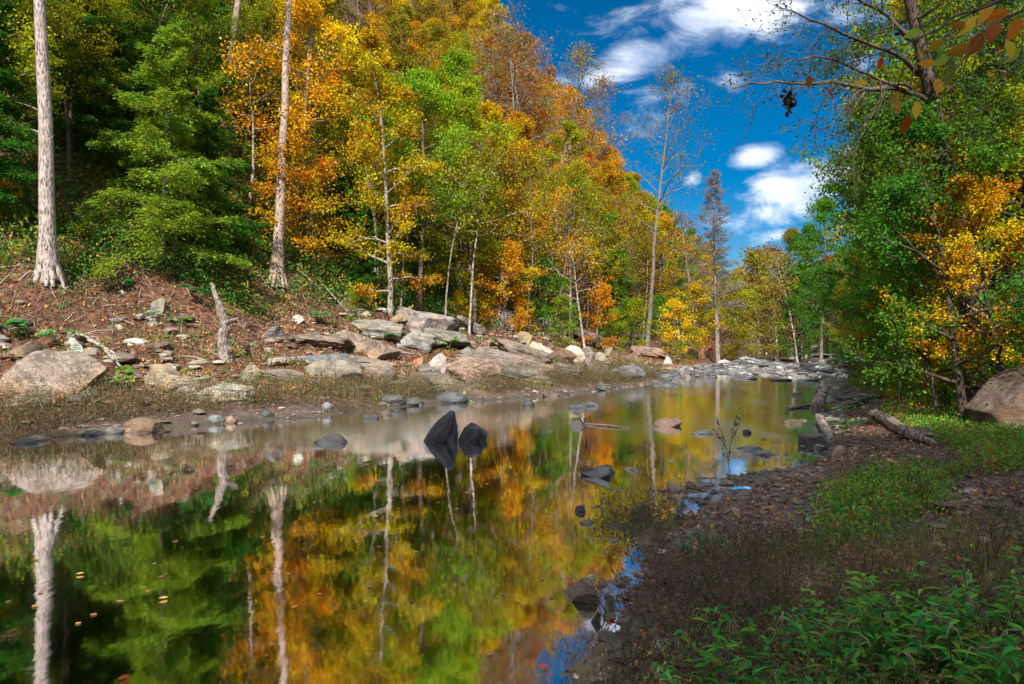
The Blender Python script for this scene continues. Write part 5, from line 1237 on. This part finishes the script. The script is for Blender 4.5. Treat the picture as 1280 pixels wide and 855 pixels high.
def dryweed(seed, H=.5, n=9):
    r = np.random.default_rng(seed); g, gl = Geo(), Geo()
    for k in range(n):
        az = r.random() * 6.28; st = wander((r.normal() * .06, r.normal() * .06, -.02), (math.cos(az) * .5, math.sin(az) * .5, 1), H * (.6 + .6 * r.random()), 8, .09, .02, r)
        tube(g, st, np.linspace(.0035, .0015, 8), 4, cap=False); A = [st[4:]]
        for j in range(5):
            t2 = wander(st[r.integers(3, 8)], (r.normal(), r.normal(), .9), .14 * (.5 + r.random()), 5, .15, 0, r); tube(g, t2, np.linspace(.0018, .001, 5), 3, cap=False); A.append(t2[1:])
        A = np.concatenate(A); i = r.integers(0, len(A), 26); leafq(gl, A[i] + r.normal(size=(26, 3)) * .012, .022, .010, .3)
    return g.mesh('stalks', BARK, True), gl.mesh('dry_leaves', LEAF), None


def broadplant(seed, n=7, H=.6, L=.3):
    r = np.random.default_rng(seed); gs, gl = Geo(), Geo()
    for k in range(n):
        az = r.random() * 6.28; st = wander((0, 0, -.02), (math.cos(az) * .6, math.sin(az) * .6, 1), H * (.5 + .6 * r.random()), 6, .08, .05, r); tube(gs, st, np.linspace(.008, .004, 6), 4, cap=False)
        for q in range(3):
            a2 = az + (q - 1) * .9; bigleaf(gl, st[-1], (math.cos(a2), math.sin(a2), .1), (r.normal() * .2, r.normal() * .2, 1), L * (.7 + .5 * r.random()), L * .6, r.random(), .15, .3)
    return gs.mesh('stems', BARK, True), gl.mesh('plant_leaves', LEAF), None


def plant(name, ms, p, s, color, stem, label, cat='plant', group=None):
    root = bpy.data.objects.new(name, None); COL.objects.link(root); root.location = p; root.rotation_euler = (0, 0, random.random() * 6.28); root.scale = (s, s, s); tag(root, label, cat, group)
    link('stem', ms[0], root, stem)
    link('leaves', ms[1], root, jit(color, .15))
    for h_ in ms[2] or []: link('seed_head', h_, root, (.35, .33, .2, .5))
    return root


LP = [lanceolate(900 + i) for i in range(4)]; DW = [dryweed(920 + i) for i in range(4)]; BP = [broadplant(940 + i) for i in range(3)]
GREEN = (.07, .27, .03, .8); ST = (.16, .17, .07, .5); BR = (.22, .12, .075, .5)
for i, (px, py, s, lb) in enumerate([(940, 905, .75, 'long leaved green plant at the bottom edge with a curved pale stem'), (1060, 880, .8, 'dark green plant in the middle of the bottom edge'), (1130, 850, .8, 'green plant with pale drooping seed heads'), (1190, 900, .85, 'large leaved plant right of the drooping seed heads'),
                                     (1250, 860, .85, 'broad green plant in the bottom right corner'), (1280, 800, .7, 'green plant cut by the right edge above the corner one'), (1010, 830, .55, 'small green plant left of the flat mud slab'), (1100, 800, .5, 'upright narrow leaved plant before the square block'),
                                     (1220, 790, .6, 'bushy green plant between the block and the right edge'), (870, 900, .5, 'small green plant among the brown weeds'), (1150, 790, .55, 'green plant with pale catkins below the square block'), (1010, 900, .7, 'dark plant between the bottom edge plants'), (1275, 910, .8, 'lowest green plant in the corner'), (1170, 840, .75, 'tangle of green leaves behind the large leaved plant'), (1080, 840, .7, 'green plant behind the middle bottom plant')]):
    q = hit(px, min(py, 1100)); plant('leafy_plant', LP[i % 4], (q[0], q[1], hz(q[0], q[1])), s, GREEN, ST, lb)
for i, (px, py, s, lb) in enumerate([(866, 700, .5, 'single teal leaved plant standing on the gravel'), (888, 690, .35, 'small plant right of the single teal leaved one'), (1075, 620, .5, 'broad leaved plant by the pinkish stone'), (1040, 680, .3, 'small green plant beside the mud'), (1090, 665, .35, 'small bright plant on the mud edge')]):
    q = hit(px, py); plant('leafy_plant', LP[i % 4], (q[0], q[1], hz(q[0], q[1])), s, (.03, .16, .07, .3) if i < 2 else (.06, .25, .03, .3), ST, lb)
for i, (px, py, s, c, lb) in enumerate([(245, 378, 1.6, (.03, .22, .04, .3), 'large leaved plant at the top of the snag'), (148, 365, 1.2, (.03, .2, .04, .3), 'large leaved plant under the hemlock by the white chip'), (407, 405, 1.4, (.03, .22, .05, .3), 'dark green large leaved plant below the golden sapling'), (225, 410, .9, (.07, .26, .03, .4), 'bright green low plant left of the snag'), (185, 402, .8, (.05, .24, .04, .4), 'low bright plant left of the upright grey stone'),
                                        (40, 425, 1.6, (.04, .2, .03, .4), 'green leafy patch plant above the largest boulder'), (75, 432, 1.2, (.06, .22, .03, .5), 'second leafy plant between the boulder and the white stone'), (140, 485, 1.3, (.16, .28, .03, .6), 'yellow green plant right of the largest boulder'), (165, 490, 1.0, (.18, .28, .03, .6), 'yellow green plant left of the low tan boulder'),
                                        (495, 428, 1.3, (.04, .16, .04, .3), 'dark green plant growing from the layered ledge'), (560, 440, 1.3, (.1, .24, .03, .5), 'green plant above the tall light grey block'), (613, 435, 1.2, (.12, .24, .03, .5), 'light green plant by the round grey stone'), (280, 400, 1.1, (.17, .28, .03, .6), 'yellow green plant behind the snag fork'),
                                        (1060, 520, .8, (.06, .3, .05, .3), 'bright green large leaved plant right of the broken stump'), (1070, 545, .7, (.05, .28, .06, .3), 'bright green plant below the first one by the stump'), (1085, 505, .8, (.05, .26, .06, .3), 'green leafy plant behind the driftwood log'), (1100, 480, .9, (.12, .3, .04, .5), 'yellow green plant left of the tilted brown slab'),
                                        (1135, 470, .9, (.18, .32, .04, .5), 'yellow green plant under the slim pole'), (1230, 430, 1.0, (.1, .26, .04, .5), 'green plant left above the great slab'), (1160, 600, .6, (.08, .22, .03, .5), 'low green plant in the right bank weeds')]):
    q = hit(px, py); plant('broad_leaved_plant', BP[i % 3], (q[0], q[1], hz(q[0], q[1])), s * .8, c, ST, lb)
for i, (px, py, s, lb) in enumerate([(790, 850, .7, 'brown dry weed at the bottom by the blue reflection'), (830, 800, .8, 'twiggy dry weed beside the near gravel'), (870, 830, .9, 'tall tangled dry weed in the near corner'), (900, 780, .8, 'reddish dry weed on the mud'), (940, 760, .8, 'dry brown weed left of the flat mud slab'), (820, 760, .6, 'greenish dry weed near the shore pebbles'),
                                     (850, 770, .7, 'low dry weed above the twiggy one'), (950, 700, .6, 'thin brown weed in the open mud'), (985, 690, .6, 'thin brown weed left of the mud leaves'), (900, 870, .9, 'dark dry weed at the bottom edge'), (760, 870, .5, 'lowest dry weed at the water edge'), (1000, 790, .6, 'dry weed in front of the flat mud slab'), (930, 830, .9, 'tall dry weed left of the long leaved plant'),
                                     (812, 660, .8, 'dry weed on the islet behind its stone'), (840, 655, .9, 'dry weed on the right of the islet'), (780, 670, .6, 'dry weed on the left end of the islet'), (825, 690, .5, 'dry weed at the front of the islet'), (1062, 610, .9, 'reddish dry weed right of the pinkish stone'), (1100, 600, .9, 'brown dry weed below the long log'), (1050, 500, 1.2, 'dark reddish weed beside the broken stump'),
                                     (1180, 600, .9, 'dry weed in the middle of the right bank'), (1250, 700, 1.1, 'tall dry stalks near the right edge'), (1270, 650, 1.2, 'tall tan stalks at the right edge'), (1210, 720, .8, 'dry weed right of the square block'), (1150, 640, .8, 'dry weed at the path bend'), (1015, 560, .9, 'brown weed below the short driftwood piece'), (1080, 560, .9, 'brown weed left of the long log'),
                                     (1200, 520, 1., 'dry weed in front of the great slab'), (1150, 500, 1.1, 'dry weed behind the long driftwood log'), (715, 840, .5, 'small weed standing in the shallows')]):
    q = hit(px, min(py, 1000)); plant('dry_weed', DW[i % 4], (q[0], q[1], max(0, hz(q[0], q[1]))), s * 1.05, BR if i % 3 else (.08, .1, .03, .5), (.13, .08, .06, .5), lb, 'weed')
for i, (px, py, s, c, lb) in enumerate([(20, 545, 1.7, 0, 'tallest brown weed clump at the left shore end'), (60, 540, 1.6, 1, 'dark green weed clump below the largest boulder'), (95, 535, 1.7, 1, 'dark weed clump above the flat dark shore stone'), (130, 525, 1.7, 1, 'dark green weed clump above the grey shore stone'), (165, 520, 1.5, 0, 'brown weed clump behind the broad brown shore stone'),
                                        (210, 520, 1.4, 0, 'tan weed clump right of the broad brown shore stone'), (250, 515, 1.4, 0, 'tan weed clump in front of the long pale slab'), (300, 512, 1.4, 1, 'green weed clump right of the long pale slab'), (345, 508, 1.5, 0, 'brown weed clump below the fallen log'), (375, 506, 1.6, 1, 'olive weed clump under the large brown slab'),
                                        (440, 500, 1.4, 1, 'green weed clump below the dark squarish block'), (465, 498, 1.3, 0, 'tan weed clump left of the dark hump'), (530, 494, 1.4, 1, 'green weed clump below the stacked slabs'), (610, 488, 1.5, 1, 'dark green weed clump below the wide brown slab'), (650, 484, 1.7, 1, 'dark weed clump under the brown hump'),
                                        (690, 482, 1.8, 1, 'dark green weed clump below the pale round boulder'), (730, 480, 1.8, 1, 'dark weed clump left of the long shaded boulder'), (760, 478, 1.5, 1, 'dark weed clump touching the long shaded boulder')]):
    q = hit(px, py); plant('weed_clump', DW[i % 4], (q[0], q[1], max(0, hz(q[0], q[1]))), s, (.05, .09, .02, .6) if c else (.18, .11, .05, .5), (.2, .14, .09, .5), lb, 'weed')
for k in range(34):
    x_, y_ = random.uniform(.6, 2.9), random.uniform(2.6, 5.2); px_ = proj((x_, y_, 0))[0]
    lm = min(MARKS, key=lambda q: (q[0] - x_) ** 2 + (q[1] - y_) ** 2); side = 'left' if px_ < lm[2] else 'right'; key = ('dw', lm[3], side); cnt[key] = cnt.get(key, 0) + 1
    plant('dry_weed', DW[k % 4], (x_, y_, max(0, hz(x_, y_))), random.uniform(.5, 1.0), BR if k % 2 else (.1, .12, .03, .5), (.15, .09, .06, .5), f"{ORD[cnt[key] - 1]} twiggy brown weed standing to the {side} of {lm[3]}", 'weed', 'twiggy weeds of the near corner')
# thin weed rising out of the stream
r_ = ray(912, 590); D_ = -CAM[2] / r_[2] * r_[1]; g, gl = Geo(), Geo(); p0 = at(912, 590, D_)
for pth in [[(912, 590), (908, 560), (900, 535), (896, 520)], [(910, 575), (916, 540), (922, 515), (926, 500)], [(908, 560), (898, 545), (893, 538)], [(915, 548), (924, 532), (925, 520)]]:
    P = np.array([at(a, b_, D_) for a, b_ in pth]); P[0][2] = max(P[0][2], -.05); tube(g, P, np.linspace(.006, .002, len(P)), 4, cap=False)
    for k in range(12):
        s = rng.random(); q = P[0] + (P[-1] - P[0]) * s; leafq(gl, np.array([q]), .07, .022, .3, out=np.array([0, 0, .8]))
root = link('water_weed', g.mesh('stems', BARK), None, (.06, .05, .05, .5)); tag(root, 'thin dark weed rising out of the stream', 'plant'); link('leaves', gl.mesh('weed_leaves', LEAF), root, (.05, .07, .03, .4))
# drifting leaves on the pool
for px, py, lb in [(683, 833, 'red leaf floating at the bottom by the blue reflection'), (768, 773, 'red leaf caught between the shore stones'), (713, 729, 'dark red leaf floating above the brown humped stone'), (95, 719, 'small orange leaf floating left on the pool'), (210, 748, 'pale leaf floating in the middle left of the pool'), (148, 852, 'red leaf at the bottom left edge')]:
    r_ = ray(px, py); D_ = -CAM[2] / r_[2] * r_[1]; g = Geo(); p = at(px, py, D_); p[2] = .012; an = rng.random() * 6.28
    bigleaf(g, p, (math.cos(an), math.sin(an), 0), (0, 0, 1), .06, .045, .5, .1, -.05); tag(link('floating_leaf', g.mesh('leaf', LEAF), None, (.5, .08, .03, .2) if 'red' in lb else (.6, .35, .1, .2)), lb, 'leaf')
litter(420, (-8, 4), (2.5, 14), lambda a, b, c, x, y, z: (a < 0) & (b < 0), .05, 'few small leaves floating on the pool', 41, True)
leafy('ground_cover', 420000, (-32, 8), (22, 52), lambda a, b, c, x, y, z: (a > 11.5 + fbm2(x * .3, y * .3, 2) * 2) & (a < 34), .13, .08, (.2, 1.6), 'green shrubs and saplings filling the slope between the trunks', simple('weed_slope', [(0, (.02, .09, .01)), (.5, (.05, .19, .015)), (.8, (.17, .28, .015)), (1, (.45, .27, .02))], .6, .4), 61, 60, .45)
# twigs and sticks littering the left slope
x, y, z, a, b, c, r = land(9000, (-22, 18), (14, 50), 51); m = (a > 1.5) & (a < 14); g = Geo()
xx, yy_ = x[m][:2200], y[m][:2200]; L = r.uniform(.2, 1.1, len(xx)); an = r.random(len(xx)) * 3.14; dx, dy = np.cos(an) * L, np.sin(an) * L
P = np.stack([np.stack([xx + dx * q, yy_ + dy * q, HT(xx + dx * q, yy_ + dy * q) + e], 1) for q, e in ((0, .03), (.5, .07), (1, .04))], 1)
for p_ in P: tube(g, p_, [.014, .012, .006], 3, r.random(), cap=False)
tag(link('fallen_twigs', g.mesh('twigs', simple('twig', [(0, (.06, .04, .03)), (.5, (.22, .16, .12)), (1, (.45, .38, .32))], .9, 0.))), 'small dead twigs strewn over the left slope', None, kind='stuff')
